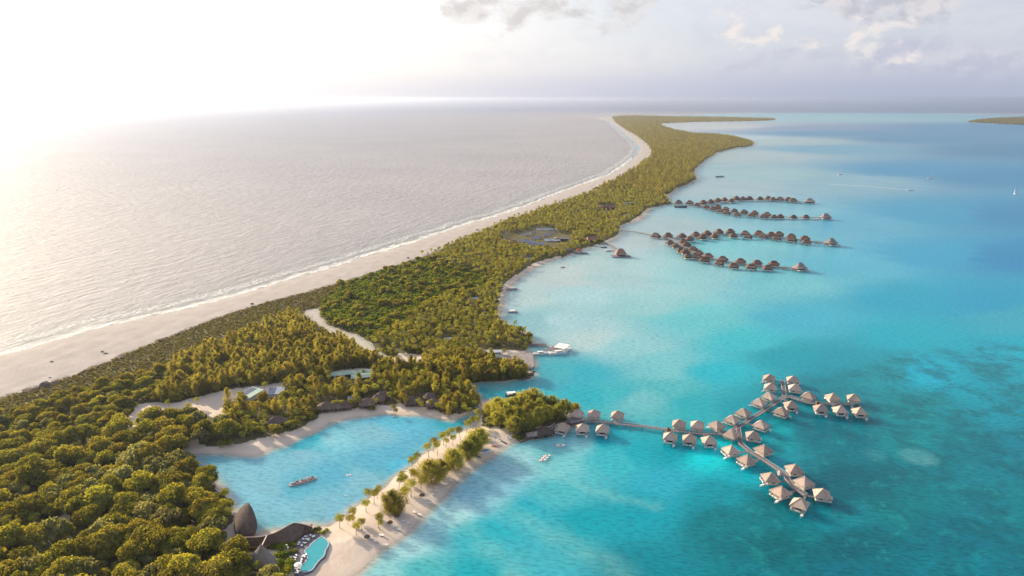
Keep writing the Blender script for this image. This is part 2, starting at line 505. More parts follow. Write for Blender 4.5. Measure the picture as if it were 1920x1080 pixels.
ys = np.concatenate([np.geomspace(60, 215, 40)[:-1], np.geomspace(215, 11000, 640)])
ts = np.concatenate([np.linspace(-3.2, -1.0, 26)[:-1], np.linspace(-1.0, 1.0, 620), np.linspace(1.0, 3.2, 26)[1:]])
P, nr, nc = fan(ys, ts)
F = grid_faces(nr, nc)
near = np.minimum(1.0, 700.0 / P[:, 1])
Pw = P.copy()
amp = 1.0 + 0.004 * P[:, 1]
Pw[:, 0] += wob(P, 26, 1) * 0.8 * amp * 0.6; Pw[:, 1] += wob(P, 31, 2) * 0.8 * amp * 0.6
sd_is = sdf(Pw, ISLAND)
sd_is = np.maximum(sd_is, sdf(Pw, ISLET_W))
d_ocean = sdf(Pw, OS, closed=False)
d_lag = sdf(Pw, LS, closed=False)
sd_cr = sdf(Pw, CREEK_W)
side_ocean = d_ocean < d_lag
land_sd = np.minimum(sd_is, -sd_cr + 0.0)
# beach slope: gentle on the ocean side
slope = np.where(side_ocean, 0.07, 0.10)
z = np.where(land_sd > 0, 2.3 * (1 - np.exp(-land_sd * slope / 2.3 * 1.4)), np.maximum(land_sd * 0.10, -2.0))
z += np.where(land_sd > 8, 0.18 * wob(P, 19, 3) + 0.10 * wob(P, 6.5, 4), 0) * np.clip((land_sd - 8) / 10, 0, 1)
veg = np.full(len(P), -1e9)
for k, zp in ZONES.items():
    veg = np.maximum(veg, sdf(P, zp))
veg = np.maximum(veg, sdf(P, ISLET_W) - 6)
for ci, c in enumerate(CLEAR_W):
    if ci not in (9, 10):
        veg = np.minimum(veg, -sdf(P, c))
veg += wob(P, 9, 5) * 1.2
vegm = np.clip(veg / 2.0 + 0.6, 0, 1)
scr = np.clip(sdf(P, ZONES['scrub']) / 3 + 0.5, 0, 1)
dv = sdf(Pw, VL, closed=False)
rub = np.exp(-(dv / np.where(P[:, 1] < 1300, 5.5, 3.5)) ** 2) * np.clip((sd_is) / 5, 0, 1)
ocean_beach = np.where(side_ocean & (veg < 0), 1.0, 0.0)
wet = np.exp(-np.abs(land_sd) / 3.5)
rub = np.maximum(rub, 0)

# ------------------------------------------------------------------ land
def land_material():
    m, nt, out = new_mat("island_sand_and_soil")
    pos = geo_pos(nt)
    def att(n):
        a = nt.nodes.new("ShaderNodeAttribute"); a.attribute_name = n; return a.outputs["Fac"]
    n1 = noise(nt, 0.05, 5, 0.6, pos)
    n2 = noise(nt, 0.6, 5, 0.7, pos)
    sand = mixc(nt, mapr(nt, n1, 0.3, 0.7), (0.56, 0.46, 0.385), (0.66, 0.565, 0.485))
    sand = mixc(nt, mapr(nt, n2, 0.55, 0.72, 0, 0.45), sand, (0.42, 0.34, 0.28))
    sand = mixc(nt, mapr(nt, noise(nt, 0.35, 8, 0.8, pos, 0.6), 0.60, 0.74, 0, 0.5), sand, (0.30, 0.235, 0.18))
    grey = mixc(nt, mapr(nt, n1, 0.3, 0.7), (0.36, 0.325, 0.305), (0.44, 0.40, 0.375))
    grey = mixc(nt, mapr(nt, noise(nt, 0.25, 6, 0.75, vmap(nt, pos, (1, 1, 1))), 0.5, 0.8, 0, 0.45), grey, (0.36, 0.31, 0.29))
    sand = mixc(nt, att("ocean_beach"), sand, grey)
    sand = mixc(nt, mapr(nt, att("wet"), 0.3, 1, 0, 0.45), sand, (0.38, 0.32, 0.28))
    soil = mixc(nt, mapr(nt, n2, 0.3, 0.7), (0.075, 0.07, 0.032), (0.15, 0.13, 0.065))
    scrub = mixc(nt, mapr(nt, noise(nt, 0.22, 5, 0.7, pos), 0.35, 0.65), (0.10, 0.095, 0.04), (0.25, 0.20, 0.135))
    soil = mixc(nt, att("scrub"), soil, scrub)
    edge = math_node(nt, 'ADD', att("veg"), math_node(nt, 'MULTIPLY', math_node(nt, 'SUBTRACT', n2, 0.5), 0.9))
    c = mixc(nt, mapr(nt, edge, 0.35, 0.65, 0, 1, True), sand, soil)
    rr = math_node(nt, 'MULTIPLY', att("rubble"), mapr(nt, noise(nt, 0.18, 6, 0.75, pos), 0.36, 0.6))
    c = mixc(nt, mapr(nt, rr, 0.15, 0.6), c, (0.11, 0.08, 0.065))
    h = math_node(nt, 'ADD', noise(nt, 0.8, 6, 0.7, pos), math_node(nt, 'MULTIPLY', n1, 2.0))
    principled(nt, out, c, 0.95, 0.12, bump(nt, h, 0.5, 0.35))
    return m
M['land'] = land_material()
V3 = np.column_stack([P, z])
at = dict(veg=vegm, scrub=scr, rubble=rub, wet=wet, ocean_beach=ocean_beach)
near_land = sd_is > -22
fl = near_land[F].any(1)
is_forest = (vegm[F].mean(1) > 0.5)
for nm, mk in (("forest_floor", fl & is_forest), ("beach", fl & ~is_forest)):
    v, f, a = keep_faces(V3, F, mk, at)
    o = link_mesh(nm, np_mesh(nm, v, f, M['land'], True, a))
    tag(o, kind="structure")

# ------------------------------------------------------------------ water
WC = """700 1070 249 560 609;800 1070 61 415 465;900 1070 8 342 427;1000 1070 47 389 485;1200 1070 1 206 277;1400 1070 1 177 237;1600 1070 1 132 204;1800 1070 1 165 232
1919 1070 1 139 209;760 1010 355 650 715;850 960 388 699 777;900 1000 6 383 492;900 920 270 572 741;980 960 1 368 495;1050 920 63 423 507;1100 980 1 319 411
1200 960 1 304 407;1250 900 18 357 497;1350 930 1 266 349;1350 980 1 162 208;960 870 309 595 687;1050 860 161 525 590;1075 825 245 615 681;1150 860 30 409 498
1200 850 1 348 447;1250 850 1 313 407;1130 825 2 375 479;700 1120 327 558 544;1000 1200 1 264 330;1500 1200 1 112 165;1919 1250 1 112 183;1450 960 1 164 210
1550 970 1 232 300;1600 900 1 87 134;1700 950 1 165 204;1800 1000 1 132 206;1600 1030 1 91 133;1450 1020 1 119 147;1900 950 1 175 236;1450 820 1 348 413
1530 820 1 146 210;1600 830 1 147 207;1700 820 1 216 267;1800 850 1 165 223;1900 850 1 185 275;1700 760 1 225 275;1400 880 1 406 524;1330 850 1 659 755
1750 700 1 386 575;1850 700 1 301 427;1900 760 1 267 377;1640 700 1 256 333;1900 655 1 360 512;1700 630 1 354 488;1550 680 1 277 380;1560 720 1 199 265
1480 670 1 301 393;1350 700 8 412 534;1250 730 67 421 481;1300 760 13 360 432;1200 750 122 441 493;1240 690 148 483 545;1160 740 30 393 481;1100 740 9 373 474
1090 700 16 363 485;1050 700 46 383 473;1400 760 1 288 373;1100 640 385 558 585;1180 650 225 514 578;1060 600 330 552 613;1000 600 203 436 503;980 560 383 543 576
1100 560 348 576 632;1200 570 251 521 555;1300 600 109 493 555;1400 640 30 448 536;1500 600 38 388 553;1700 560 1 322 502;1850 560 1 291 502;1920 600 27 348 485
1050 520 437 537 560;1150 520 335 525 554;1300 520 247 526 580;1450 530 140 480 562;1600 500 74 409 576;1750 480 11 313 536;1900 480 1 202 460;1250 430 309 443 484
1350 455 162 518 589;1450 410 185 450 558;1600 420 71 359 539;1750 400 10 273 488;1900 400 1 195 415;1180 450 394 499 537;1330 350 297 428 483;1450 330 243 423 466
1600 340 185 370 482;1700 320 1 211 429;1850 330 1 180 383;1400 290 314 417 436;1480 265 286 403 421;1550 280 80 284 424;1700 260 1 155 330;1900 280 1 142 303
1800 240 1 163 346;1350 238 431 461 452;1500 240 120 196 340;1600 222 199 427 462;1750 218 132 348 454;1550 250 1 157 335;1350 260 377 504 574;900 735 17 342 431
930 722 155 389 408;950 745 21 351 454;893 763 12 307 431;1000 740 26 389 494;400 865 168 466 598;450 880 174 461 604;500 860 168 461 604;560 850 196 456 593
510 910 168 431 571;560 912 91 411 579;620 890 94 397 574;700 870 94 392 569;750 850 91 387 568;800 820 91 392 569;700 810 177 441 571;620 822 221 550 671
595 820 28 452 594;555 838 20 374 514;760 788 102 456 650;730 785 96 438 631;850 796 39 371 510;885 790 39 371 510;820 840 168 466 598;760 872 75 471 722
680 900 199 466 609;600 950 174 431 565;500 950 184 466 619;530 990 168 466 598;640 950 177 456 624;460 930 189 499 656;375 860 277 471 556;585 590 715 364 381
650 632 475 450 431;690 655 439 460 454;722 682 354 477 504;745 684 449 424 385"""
cpts, ccol = [], []  # tree shade, reflections painted in along shore; colour lightened where trees shade shallows
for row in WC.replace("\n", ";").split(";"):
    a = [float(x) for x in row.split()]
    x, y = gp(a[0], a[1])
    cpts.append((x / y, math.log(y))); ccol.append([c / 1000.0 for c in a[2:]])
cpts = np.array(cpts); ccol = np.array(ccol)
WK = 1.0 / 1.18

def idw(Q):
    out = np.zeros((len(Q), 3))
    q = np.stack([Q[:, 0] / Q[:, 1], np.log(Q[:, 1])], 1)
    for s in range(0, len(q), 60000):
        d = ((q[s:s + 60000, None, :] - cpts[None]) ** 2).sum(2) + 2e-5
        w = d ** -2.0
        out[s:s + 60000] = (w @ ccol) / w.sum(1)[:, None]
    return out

reef_z = gps([(1118, 219), (1150, 216), (1260, 216), (1460, 211), (1600, 210.5), (1750, 212), (1920, 215.5), (2300, 220), (2900, 226)])
lag_poly = LS[:0] + reef_z + [(30000, 5000), (30000, 60), (-4000, 60)] + gps([(-900, 1400), (-500, 1000), (0, 700), (600, 540), (1000, 390), (1180, 310), (1190, 270), (1140, 230)])
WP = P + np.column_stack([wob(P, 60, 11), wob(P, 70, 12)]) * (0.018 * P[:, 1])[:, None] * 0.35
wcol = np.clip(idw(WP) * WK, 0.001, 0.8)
in_lag = inside(P, lag_poly)
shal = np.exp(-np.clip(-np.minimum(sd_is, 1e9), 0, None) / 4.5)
coral_poly = gps([(1290, 1000), (1340, 900), (1400, 850), (1480, 760), (1560, 700), (1640, 660), (1800, 640), (2100, 640), (2300, 1300), (1200, 1300)])
coral = np.clip(sdf(P + np.column_stack([wob(P, 90, 21), wob(P, 80, 22)]) * 14, coral_poly) / 45 + 0.3, 0, 1)
def ell(u, v, a, b):
    c = gp(u, v); c2 = gp(u + a, v); c3 = gp(u, v + b)
    rx = abs(c2[0] - c[0]); ry = abs(c3[1] - c[1])
    return ((P[:, 0] - c[0]) / rx) ** 2 + ((P[:, 1] - c[1]) / ry) ** 2
palep = np.clip(1.3 - ell(1722, 856, 34, 17), 0, 1)
palep = np.maximum(palep, 0.3 * np.clip(1.2 - ell(1640, 852, 22, 12), 0, 1))
coral = coral * (1 - palep)
# sand bar and painted light shafts in the shallows near the long beach
def streak_mask(px, w):
    return np.exp(-(sdf(P + np.column_stack([wob(P, 25, 31), wob(P, 27, 32)]) * 1.2, gps(px), closed=False) / w) ** 2)
bars_and_shafts = 0.45 * streak_mask([(932, 848), (985, 876), (1040, 893), (1100, 915), (1160, 935), (1230, 948)], 5.0)
bars_and_shafts = np.maximum(bars_and_shafts, 0.5 * streak_mask([(985, 850), (1010, 862), (1035, 872)], 3.0))
bars_and_shafts = np.maximum(bars_and_shafts, 0.45 * streak_mask([(900, 905), (960, 960), (1050, 1010), (1160, 1070)], 9.0))  # pale light shaft between tree shadows, painted into the water colour
bars_and_shafts = np.maximum(bars_and_shafts, 0.5 * streak_mask([(850, 965), (905, 1010), (960, 1075)], 8.0))  # second painted light shaft, nearer the beach
bars_and_shafts = np.maximum(bars_and_shafts, 0.5 * palep)

def water_material(name, lagoon):
    m, nt, out = new_mat(name)
    pos = geo_pos(nt)
    def att(n, s="Fac"):
        a = nt.nodes.new("ShaderNodeAttribute"); a.attribute_name = n; return a.outputs[s]
    if lagoon:
        c = att("bed_and_shade", "Color")
        # broad uneven tone of the sea bed, and blotches of coral
        big = noise(nt, 0.008, 5, 0.6, pos, 0.6)
        c = mixc(nt, mapr(nt, big, 0.35, 0.7, 0, 0.22), c, (0.005, 0.20, 0.26))
        cn = noise(nt, 0.035, 7, 0.72, pos, 0.4)
        cf = math_node(nt, 'MULTIPLY', att("coral"), mapr(nt, cn, 0.42, 0.62, 0, 0.62, True))
        c = mixc(nt, cf, c, (0.002, 0.085, 0.115))
        cn2 = noise(nt, 0.09, 6, 0.7, pos, 0.4)
        cf2 = math_node(nt, 'MULTIPLY', att("coral"), mapr(nt, cn2, 0.52, 0.70, 0, 0.5, True))
        c = mixc(nt, cf2, c, (0.012, 0.27, 0.27))
        # small coral heads scattered everywhere
        vo = nt.nodes.new("ShaderNodeTexVoronoi"); vo.inputs["Scale"].default_value = 0.045
        L(nt, vmap(nt, pos, (1, 1, 0)), vo.inputs["Vector"])
        head = math_node(nt, 'MULTIPLY', mapr(nt, vo.outputs["Distance"], 0.045, 0.09, 1, 0), mapr(nt, noise(nt, 0.02, 2, 0.5, pos), 0.5, 0.6))
        c = mixc(nt, math_node(nt, 'MULTIPLY', head, 0.45), c, (0.02, 0.12, 0.15))
        c = mixc(nt, math_node(nt, 'MULTIPLY', att("bars_and_shafts"), mapr(nt, noise(nt, 0.06, 5, 0.7, pos), 0.3, 0.65, 0.15, 0.8)), c, (0.20, 0.46, 0.43))
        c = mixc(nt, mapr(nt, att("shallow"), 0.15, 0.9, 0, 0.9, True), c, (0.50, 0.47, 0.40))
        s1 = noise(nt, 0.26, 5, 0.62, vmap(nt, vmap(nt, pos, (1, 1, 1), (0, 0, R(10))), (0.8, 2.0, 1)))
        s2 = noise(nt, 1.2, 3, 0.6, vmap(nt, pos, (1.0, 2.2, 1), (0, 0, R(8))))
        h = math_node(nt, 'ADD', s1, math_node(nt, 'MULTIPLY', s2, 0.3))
        # light and shade of the ripples, painted into the colour
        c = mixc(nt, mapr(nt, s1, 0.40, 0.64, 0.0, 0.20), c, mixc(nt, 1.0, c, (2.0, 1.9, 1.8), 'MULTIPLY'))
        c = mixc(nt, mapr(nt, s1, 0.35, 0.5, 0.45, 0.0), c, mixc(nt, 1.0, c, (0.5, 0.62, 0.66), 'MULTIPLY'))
        b = principled(nt, out, c, 0.26, 0.16, bump(nt, h, 0.45, 0.9))
        b.subsurface_method = 'BURLEY'
        b.inputs["Subsurface Weight"].default_value = 0.85
        b.inputs["Subsurface Radius"].default_value = (1.0, 1.0, 1.0)
        b.inputs["Subsurface Scale"].default_value = 25.0
    else:
        base = mixc(nt, mapr(nt, noise(nt, 0.002, 4, 0.6, pos), 0.3, 0.7), (0.32, 0.315, 0.335), (0.385, 0.375, 0.39))
        base = mixc(nt, mapr(nt, att("shore_distance"), 300, 4200), base, (0.17, 0.21, 0.31))
        shelf = mapr(nt, att("shore_distance"), 0, 90, 1, 0, True)
        base = mixc(nt, math_node(nt, 'MULTIPLY', shelf, 0.5), base, (0.20, 0.25, 0.25))
        d = att("shore_distance")
        wn = noise(nt, 0.016, 5, 0.65, pos)
        dd = math_node(nt, 'ADD', d, math_node(nt, 'MULTIPLY', math_node(nt, 'SUBTRACT', wn, 0.5), 34))
        fn = noise(nt, 0.22, 6, 0.75, pos)
        f1 = math_node(nt, 'MULTIPLY', mapr(nt, dd, 1, 5, 0, 1, True), mapr(nt, dd, 9, 17, 1, 0, True))
        f1 = math_node(nt, 'MULTIPLY', f1, mapr(nt, fn, 0.36, 0.60, 0.12, 1))
        f2 = math_node(nt, 'MULTIPLY', mapr(nt, dd, 22, 28, 0, 1, True), mapr(nt, dd, 34, 46, 1, 0, True))
        f2 = math_node(nt, 'MULTIPLY', f2, mapr(nt, fn, 0.46, 0.62, 0, 0.8))
        wash = math_node(nt, 'MULTIPLY', mapr(nt, dd, 0, 26, 0.85, 0, True), mapr(nt, fn, 0.2, 0.8, 0.6, 1))
        base = mixc(nt, wash, base, (0.42, 0.41, 0.38))
        reef = att("reef")
        f3 = math_node(nt, 'MULTIPLY', reef, mapr(nt, noise(nt, 0.004, 4, 0.7, pos), 0.38, 0.58))
        foam = math_node(nt, 'MAXIMUM', math_node(nt, 'MAXIMUM', f1, f2), f3)
        trough_shade = mapr(nt, noise(nt, 0.078, 7, 0.64, vmap(nt, vmap(nt, pos, (1, 1, 1), (0, 0, R(-63))), (0.28, 1.0, 1)), 0.9), 0.35, 0.6, 0.22, 0)
        base = mixc(nt, trough_shade, base, (0.12, 0.12, 0.14))  # shade of the wave troughs mixed into the base colour
        c = mixc(nt, foam, base, (0.80, 0.80, 0.79))
        w1 = noise(nt, 0.055, 5, 0.6, vmap(nt, pos, (1.0, 1.0, 1), (0, 0, 0)), 0.3)
        vv = vmap(nt, vmap(nt, pos, (1, 1, 1), (0, 0, R(-63))), (0.28, 1.0, 1))
        w2 = noise(nt, 0.078, 7, 0.64, vv, 0.9)
        w3 = noise(nt, 0.55, 4, 0.6, vmap(nt, vmap(nt, pos, (1, 1, 1), (0, 0, R(-70))), (0.45, 1.3, 1)))
        h = math_node(nt, 'ADD', math_node(nt, 'ADD', math_node(nt, 'MULTIPLY', w2, 1.0), math_node(nt, 'MULTIPLY', w1, 0.5)), math_node(nt, 'MULTIPLY', w3, 0.16))
        b = principled(nt, out, c, mapr(nt, foam, 0, 1, 0.66, 0.95), 0.25, bump(nt, h, 1.0, 4.6))
    b.inputs["IOR"].default_value = 1.33
    return m
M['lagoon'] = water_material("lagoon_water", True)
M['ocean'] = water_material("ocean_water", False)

ys2 = np.concatenate([[1.0], np.geomspace(11000, 150000, 24)[1:]])
reef_d = sdf(P, reef_z, closed=False)
reefm = np.exp(-(reef_d / 55.0) ** 2) * (P[:, 0] > gp(1200, 212)[0])
WV = np.column_stack([P, np.zeros(len(P))])
wa = dict(bed_and_shade=wcol, coral=coral, bars_and_shafts=np.clip(bars_and_shafts, 0, 1), shallow=shal, shore_distance=np.maximum(-sd_is, 0), reef=reefm)
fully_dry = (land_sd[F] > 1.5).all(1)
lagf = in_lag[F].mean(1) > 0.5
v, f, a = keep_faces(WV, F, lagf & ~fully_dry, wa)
tag(link_mesh("lagoon", np_mesh("lagoon", v, f, M['lagoon'], True, {k: a[k] for k in ("bed_and_shade", "coral", "bars_and_shafts", "shallow")})), kind="structure")
v, f, a = keep_faces(WV, F, ~lagf & ~fully_dry, wa)
# carry the open ocean on to the horizon
PO, nro, nco = fan(np.geomspace(11000, 160000, 30), np.linspace(-3.2, 3.2, 60))
FO = grid_faces(nro, nco) + len(v)
v = np.concatenate([v, np.column_stack([PO, np.zeros(len(PO))])])
f = np.concatenate([f, FO])
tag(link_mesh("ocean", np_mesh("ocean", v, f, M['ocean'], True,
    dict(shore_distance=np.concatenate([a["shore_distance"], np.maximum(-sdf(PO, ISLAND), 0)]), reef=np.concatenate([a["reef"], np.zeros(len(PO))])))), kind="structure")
# the sea bed, one sheet under everything
o = MB().add([(-160000, -20000, -2.4), (160000, -20000, -2.4), (160000, 170000, -2.4), (-160000, 170000, -2.4)], [(0, 1, 2, 3)]).build("seabed", M['concrete'])
tag(o, kind="structure")

# ------------------------------------------------------------------ foliage meshes
def leaves(C, Nn, w, h, along=None, jit=0.5):
    """one small quad per leaf clump: centres C, facing Nn"""
    n = len(C)
    Nn = Nn + rng.normal(0, jit, (n, 3))
    Nn /= np.linalg.norm(Nn, axis=1)[:, None] + 1e-9
    T = rng.normal(0, 1, (n, 3)) if along is None else along + rng.normal(0, 0.25, (n, 3))
    T -= (T * Nn).sum(1)[:, None] * Nn
    T /= np.linalg.norm(T, axis=1)[:, None] + 1e-9
    B = np.cross(Nn, T)
    w = (w * rng.uniform(0.6, 1.3, n))[:, None] / 2; h = (h * rng.uniform(0.6, 1.3, n))[:, None] / 2
    V = np.stack([C - T * h - B * w * 0.5, C - T * h * 0.1 + B * w, C + T * h, C - T * h * 0.1 - B * w], 1).reshape(-1, 3)
    F = np.arange(4 * n).reshape(n, 4)
    return V, F

def rdir(n, zmin=-1.0):
    z = rng.uniform(zmin, 1, n); a = rng.uniform(0, 2 * math.pi, n)
    r = np.sqrt(1 - z * z)
    return np.stack([r * np.cos(a), r * np.sin(a), z], 1)

def crown_broad(nblob, nleaf, size, R=5.0, H=4.2, base=2.6, seed=0):
    global rng
    rng = np.random.default_rng(100 + seed)
    Vs, Fs, off = [], [], 0
    d = rdir(nblob, -0.05)
    irr = rng.uniform(0.75, 1.12, nblob)
    cen = d * np.array([R * 0.66, R * 0.66, H * 0.62]) * irr[:, None] + np.array([0, 0, base + 0.5])
    cen = np.vstack([cen, [[0, 0, base + H * 0.45]]])
    for k, c in enumerate(cen):
        r = R * rng.uniform(0.26, 0.42)
        dd = rdir(nleaf, -0.45)
        lump = 1 + 0.16 * np.sin(dd[:, 0] * 7 + k) * np.sin(dd[:, 1] * 6 + 2 * k)
        C = c + dd * (r * lump * rng.uniform(0.82, 1.05, nleaf))[:, None] * np.array([1, 1, 0.8])
        V, F = leaves(C, dd, size, size * 1.25, None, 0.55)
        Vs.append(V); Fs.append(F + off); off += len(V)
    return np.vstack(Vs), np.vstack(Fs)

def crown_cas(nbranch, nleaf, w, l, R=3.2, H=11.0, base=1.6, seed=0, tight=1.0):
    global rng
    rng = np.random.default_rng(200 + seed)
    Vs, Fs, off = [], [], 0
    for k in range(nbranch):
        t = rng.uniform(0, 1) ** 0.85
        zz = base + t * (H - base)
        rad = R * (math.sin(min(1, (t + 0.25) / 0.65) * math.pi / 2) if t < 0.4 else (1 - ((t - 0.4) / 0.6) ** 1.6 * 0.85))
        a = rng.uniform(0, 6.283)
        rr = rad * (rng.uniform(0.35, 0.8) if tight == 1.0 else rng.uniform(0.3, 1.0))
        c = np.array([math.cos(a) * rr, math.sin(a) * rr, zz])
        out = np.array([math.cos(a), math.sin(a), 1.1 + t])
        out /= np.linalg.norm(out)
        ln = (rad * 0.55 + 0.7) * (1.0 if tight == 1.0 else rng.uniform(0.5, 1.25))
        s = rng.normal(0, 1, (nleaf, 3)) * np.array([0.42, 0.42, 0.42]) * (0.35 * rad + 0.35) * tight
        C = c + s + out * (rng.uniform(-0.6, 1.0, nleaf) * ln)[:, None]
        nn = s / (np.linalg.norm(s, axis=1)[:, None] + 1e-6) + np.array([0, 0, 0.3])
        V, F = leaves(C, nn, w, l, np.tile(out, (nleaf, 1)), 0.6)
        Vs.append(V); Fs.append(F + off); off += len(V)
    return np.vstack(Vs), np.vstack(Fs)

def crown_palm(nfrond, npair, R=3.0, top=7.0, seed=0, lean=(0, 0)):
    global rng
    rng = np.random.default_rng(300 + seed)
    V, F = [], []
    for k in range(nfrond):
        a = 2 * math.pi * (k / nfrond) * 2.618 + rng.uniform(-0.3, 0.3)
        e0 = rng.uniform(0.05, 1.15) if k % 3 else rng.uniform(-0.5, 0.2)
        ln = R * rng.uniform(0.9, 1.15)
        pts = []
        p = np.array([lean[0], lean[1], top]); e = e0
        seg = npair
        for s in range(seg + 1):
            pts.append(p.copy())
            p = p + np.array([math.cos(a) * math.cos(e), math.sin(a) * math.cos(e), math.sin(e)]) * ln / seg
            e -= (1.7 + 0.8 * rng.random()) / seg
        pts = np.array(pts)
        side = np.array([-math.sin(a), math.cos(a), 0])
        for s in range(seg):
            d = pts[s + 1] - pts[s]; d /= np.linalg.norm(d)
            t = (s + 0.6) / seg
            ll = R * 0.36 * math.sin(math.pi * min(1, 0.18 + t * 0.82)) + 0.12
            wd = ln / seg * 0.62
            up = np.cross(d, side); up = up if up[2] > 0 else -up
            for sg in (-1, 1):
                q = pts[s]
                tip = q + side * sg * ll * 0.85 + d * ll * 0.55 - np.array([0, 0, ll * 0.35])
                b = len(V)
                V += [q, q + d * wd, tip + d * wd * 0.35, tip - d * wd * 0.1]
                F.append((b, b + 1, b + 2, b + 3))
    return np.array(V), np.array(F)

def trunk_mesh(name, h, r, limbs=3, spread=1.5, mat=None, seed=0, lean=(0, 0)):
    rr = random.Random(seed)
    mb = MB()
    n = 5
    pts = [(lean[0] * (i / n) ** 1.5, lean[1] * (i / n) ** 1.5, h * i / n - 0.3) for i in range(n + 1)]
    mb.tube(pts, [r * (1.35 if i == 0 else 1.0 - 0.5 * i / n) for i in range(n + 1)], 6)
    for k in range(limbs):
        a = 6.28 * k / max(limbs, 1) + rr.uniform(-0.4, 0.4)
        s = rr.uniform(0.45, 0.7)
        p0 = Vector((0, 0, h * s))
        p1 = p0 + Vector((math.cos(a) * spread * 0.5, math.sin(a) * spread * 0.5, h * 0.25))
        p2 = p0 + Vector((math.cos(a) * spread, math.sin(a) * spread, h * 0.55))
        mb.tube([p0, p1, p2], [r * 0.5, r * 0.35, r * 0.15], 5)
    return mb.mesh(name, mat or M['trunk'], True)

def fol_mesh(name, VF, mat):
    return np_mesh(name, VF[0], VF[1], mat, False)

KINDS = {}
def kind(key, name, crowns, trunks, lows, cat):
    KINDS[key] = dict(name=name, crowns=crowns, trunks=trunks, lows=lows, cat=cat)

def merged(name, crown_VF, leafmat, trunk_me):
    """crown and trunk in one mesh for the woods beyond the counted trees"""
    V, F = crown_VF
    tv = np.array([v.co[:] for v in trunk_me.vertices]); tf = []
    for p in trunk_me.polygons:
        vs = list(p.vertices)
        if len(vs) == 4: tf.append(vs)
    tf = np.array(tf)
    return np_mesh(name, np.vstack([V, tv]), np.vstack([F, tf + len(V)]), [leafmat, trunk_me.materials[0]], False,
                   mi=np.concatenate([np.zeros(len(F)), np.ones(len(tf))]))

def make_kind(key, name, mat, gen, gen_low, th, tr, limbs, spread, cat, nvar=5, nlow=4, trunkmat=None, lean=0.0):
    cr, tk, lo = [], [], []
    for i in range(nvar):
        ln = (lean * math.cos(i * 2.2), lean * math.sin(i * 2.2))
        cr.append(fol_mesh(name + "_crown", gen(i, ln), mat))
        tk.append(trunk_mesh(name + "_trunk", th, tr, limbs, spread, trunkmat, i, ln))
    for i in range(nlow):
        ln = (lean * math.cos(i * 2.2), lean * math.sin(i * 2.2))
        lo.append(merged(name + "_whole", gen_low(i, ln), mat, trunk_mesh("t", th, tr, 0, 0, trunkmat, i, ln)))
    kind(key, name, cr, tk, lo, cat)

make_kind('broad', 'broadleaf_tree', M['leaf_broad'], lambda i, l: crown_broad(17, 250, 0.44, 5.2, 4.4 + 0.5 * (i % 3), 2.4, i),
          lambda i, l: crown_broad(9, 60, 1.05, 5.2, 4.4, 2.4, i + 20), 4.6, 0.32, 4, 2.6, 'tree', 6)
make_kind('pale', 'pale_leaved_tree', M['leaf_pale'], lambda i, l: crown_broad(13, 120, 0.75, 4.6, 3.9, 2.2, i + 40),
          lambda i, l: crown_broad(8, 50, 1.1, 4.6, 3.9, 2.2, i + 50), 4.2, 0.28, 4, 2.3, 'tree', 3, 2)
make_kind('bush', 'round_bush', M['leaf_bush'], lambda i, l: crown_broad(9, 110, 0.42, 3.0, 2.6, 0.5, i + 60),
          lambda i, l: crown_broad(6, 45, 0.8, 3.0, 2.6, 0.5, i + 70), 1.6, 0.14, 3, 1.2, 'bush', 4)
make_kind('cas', 'ironwood_tree', M['leaf_cas'], lambda i, l: crown_cas(58, 60, 0.17, 1.0, 3.3, 11.0 + i % 3, 1.4, i),
          lambda i, l: crown_cas(26, 26, 0.42, 1.6, 3.3, 11.5, 1.4, i + 20), 9.0, 0.24, 4, 1.8, 'tree', 5)
M['leaf_cas_bright'] = foliage_mat("spit_ironwood_foliage", (0.22, 0.215, 0.07), (0.40, 0.38, 0.11), (1.8, 1.65, 0.6), 0.58)
make_kind('bigcas', 'spreading_ironwood', M['leaf_cas_bright'], lambda i, l: crown_cas(105, 95, 0.20, 1.25, 5.9, 13.0 + i % 2, 0.8, i + 60, 0.75),
          lambda i, l: crown_cas(26, 26, 0.42, 1.6, 5.6, 13, 0.8, i + 70), 10.0, 0.34, 5, 3.0, 'tree', 4, 1)
make_kind('palm', 'coconut_palm', M['leaf_palm'], lambda i, l: crown_palm(22, 9, 3.3, 7.2, i, l),
          lambda i, l: crown_palm(13, 4, 3.2, 7.2, i + 20, l), 7.4, 0.17, 0, 0, 'palm', 6, 4, M['palmtrunk'], 0.9)
make_kind('scrub', 'coastal_shrub', M['leaf_scrub'], lambda i, l: crown_broad(5, 60, 0.34, 1.6, 1.0, 0.1, i + 80),
          lambda i, l: crown_broad(4, 34, 0.45, 1.6, 1.0, 0.1, i + 90), 0.6, 0.08, 2, 0.6, 'shrub', 3)

def ground_z(x, y):
    """height of the land, as built above"""
    i = np.searchsorted(ys, y) - 1
    t = x / y
    j = np.searchsorted(ts, t) - 1
    i = int(np.clip(i, 0, nr - 2)); j = int(np.clip(j, 0, nc - 2))
    fy = (y - ys[i]) / (ys[i + 1] - ys[i]); ft = (t - ts[j]) / (ts[j + 1] - ts[j])
    a = z[i * nc + j] * (1 - ft) + z[i * nc + j + 1] * ft
    b = z[(i + 1) * nc + j] * (1 - ft) + z[(i + 1) * nc + j + 1] * ft
    return float(a * (1 - fy) + b * fy)

def px_of(x, y, zz):
    dy, dz = y, zz - CH
    zc = dy * cp - dz * sp
    yc = dy * sp + dz * cp
    return 960 + FPX * x / zc, 540 - FPX * yc / zc, zc

TREES = []   # (kind, x, y, scale, zone)
EXCL = []    # (x, y, r) kept clear of trees
def blocked(x, y, r=0.0):
    for ex, ey, er in EXCL:
        if (x - ex) ** 2 + (y - ey) ** 2 < (er + r) ** 2:
            return True
    return False

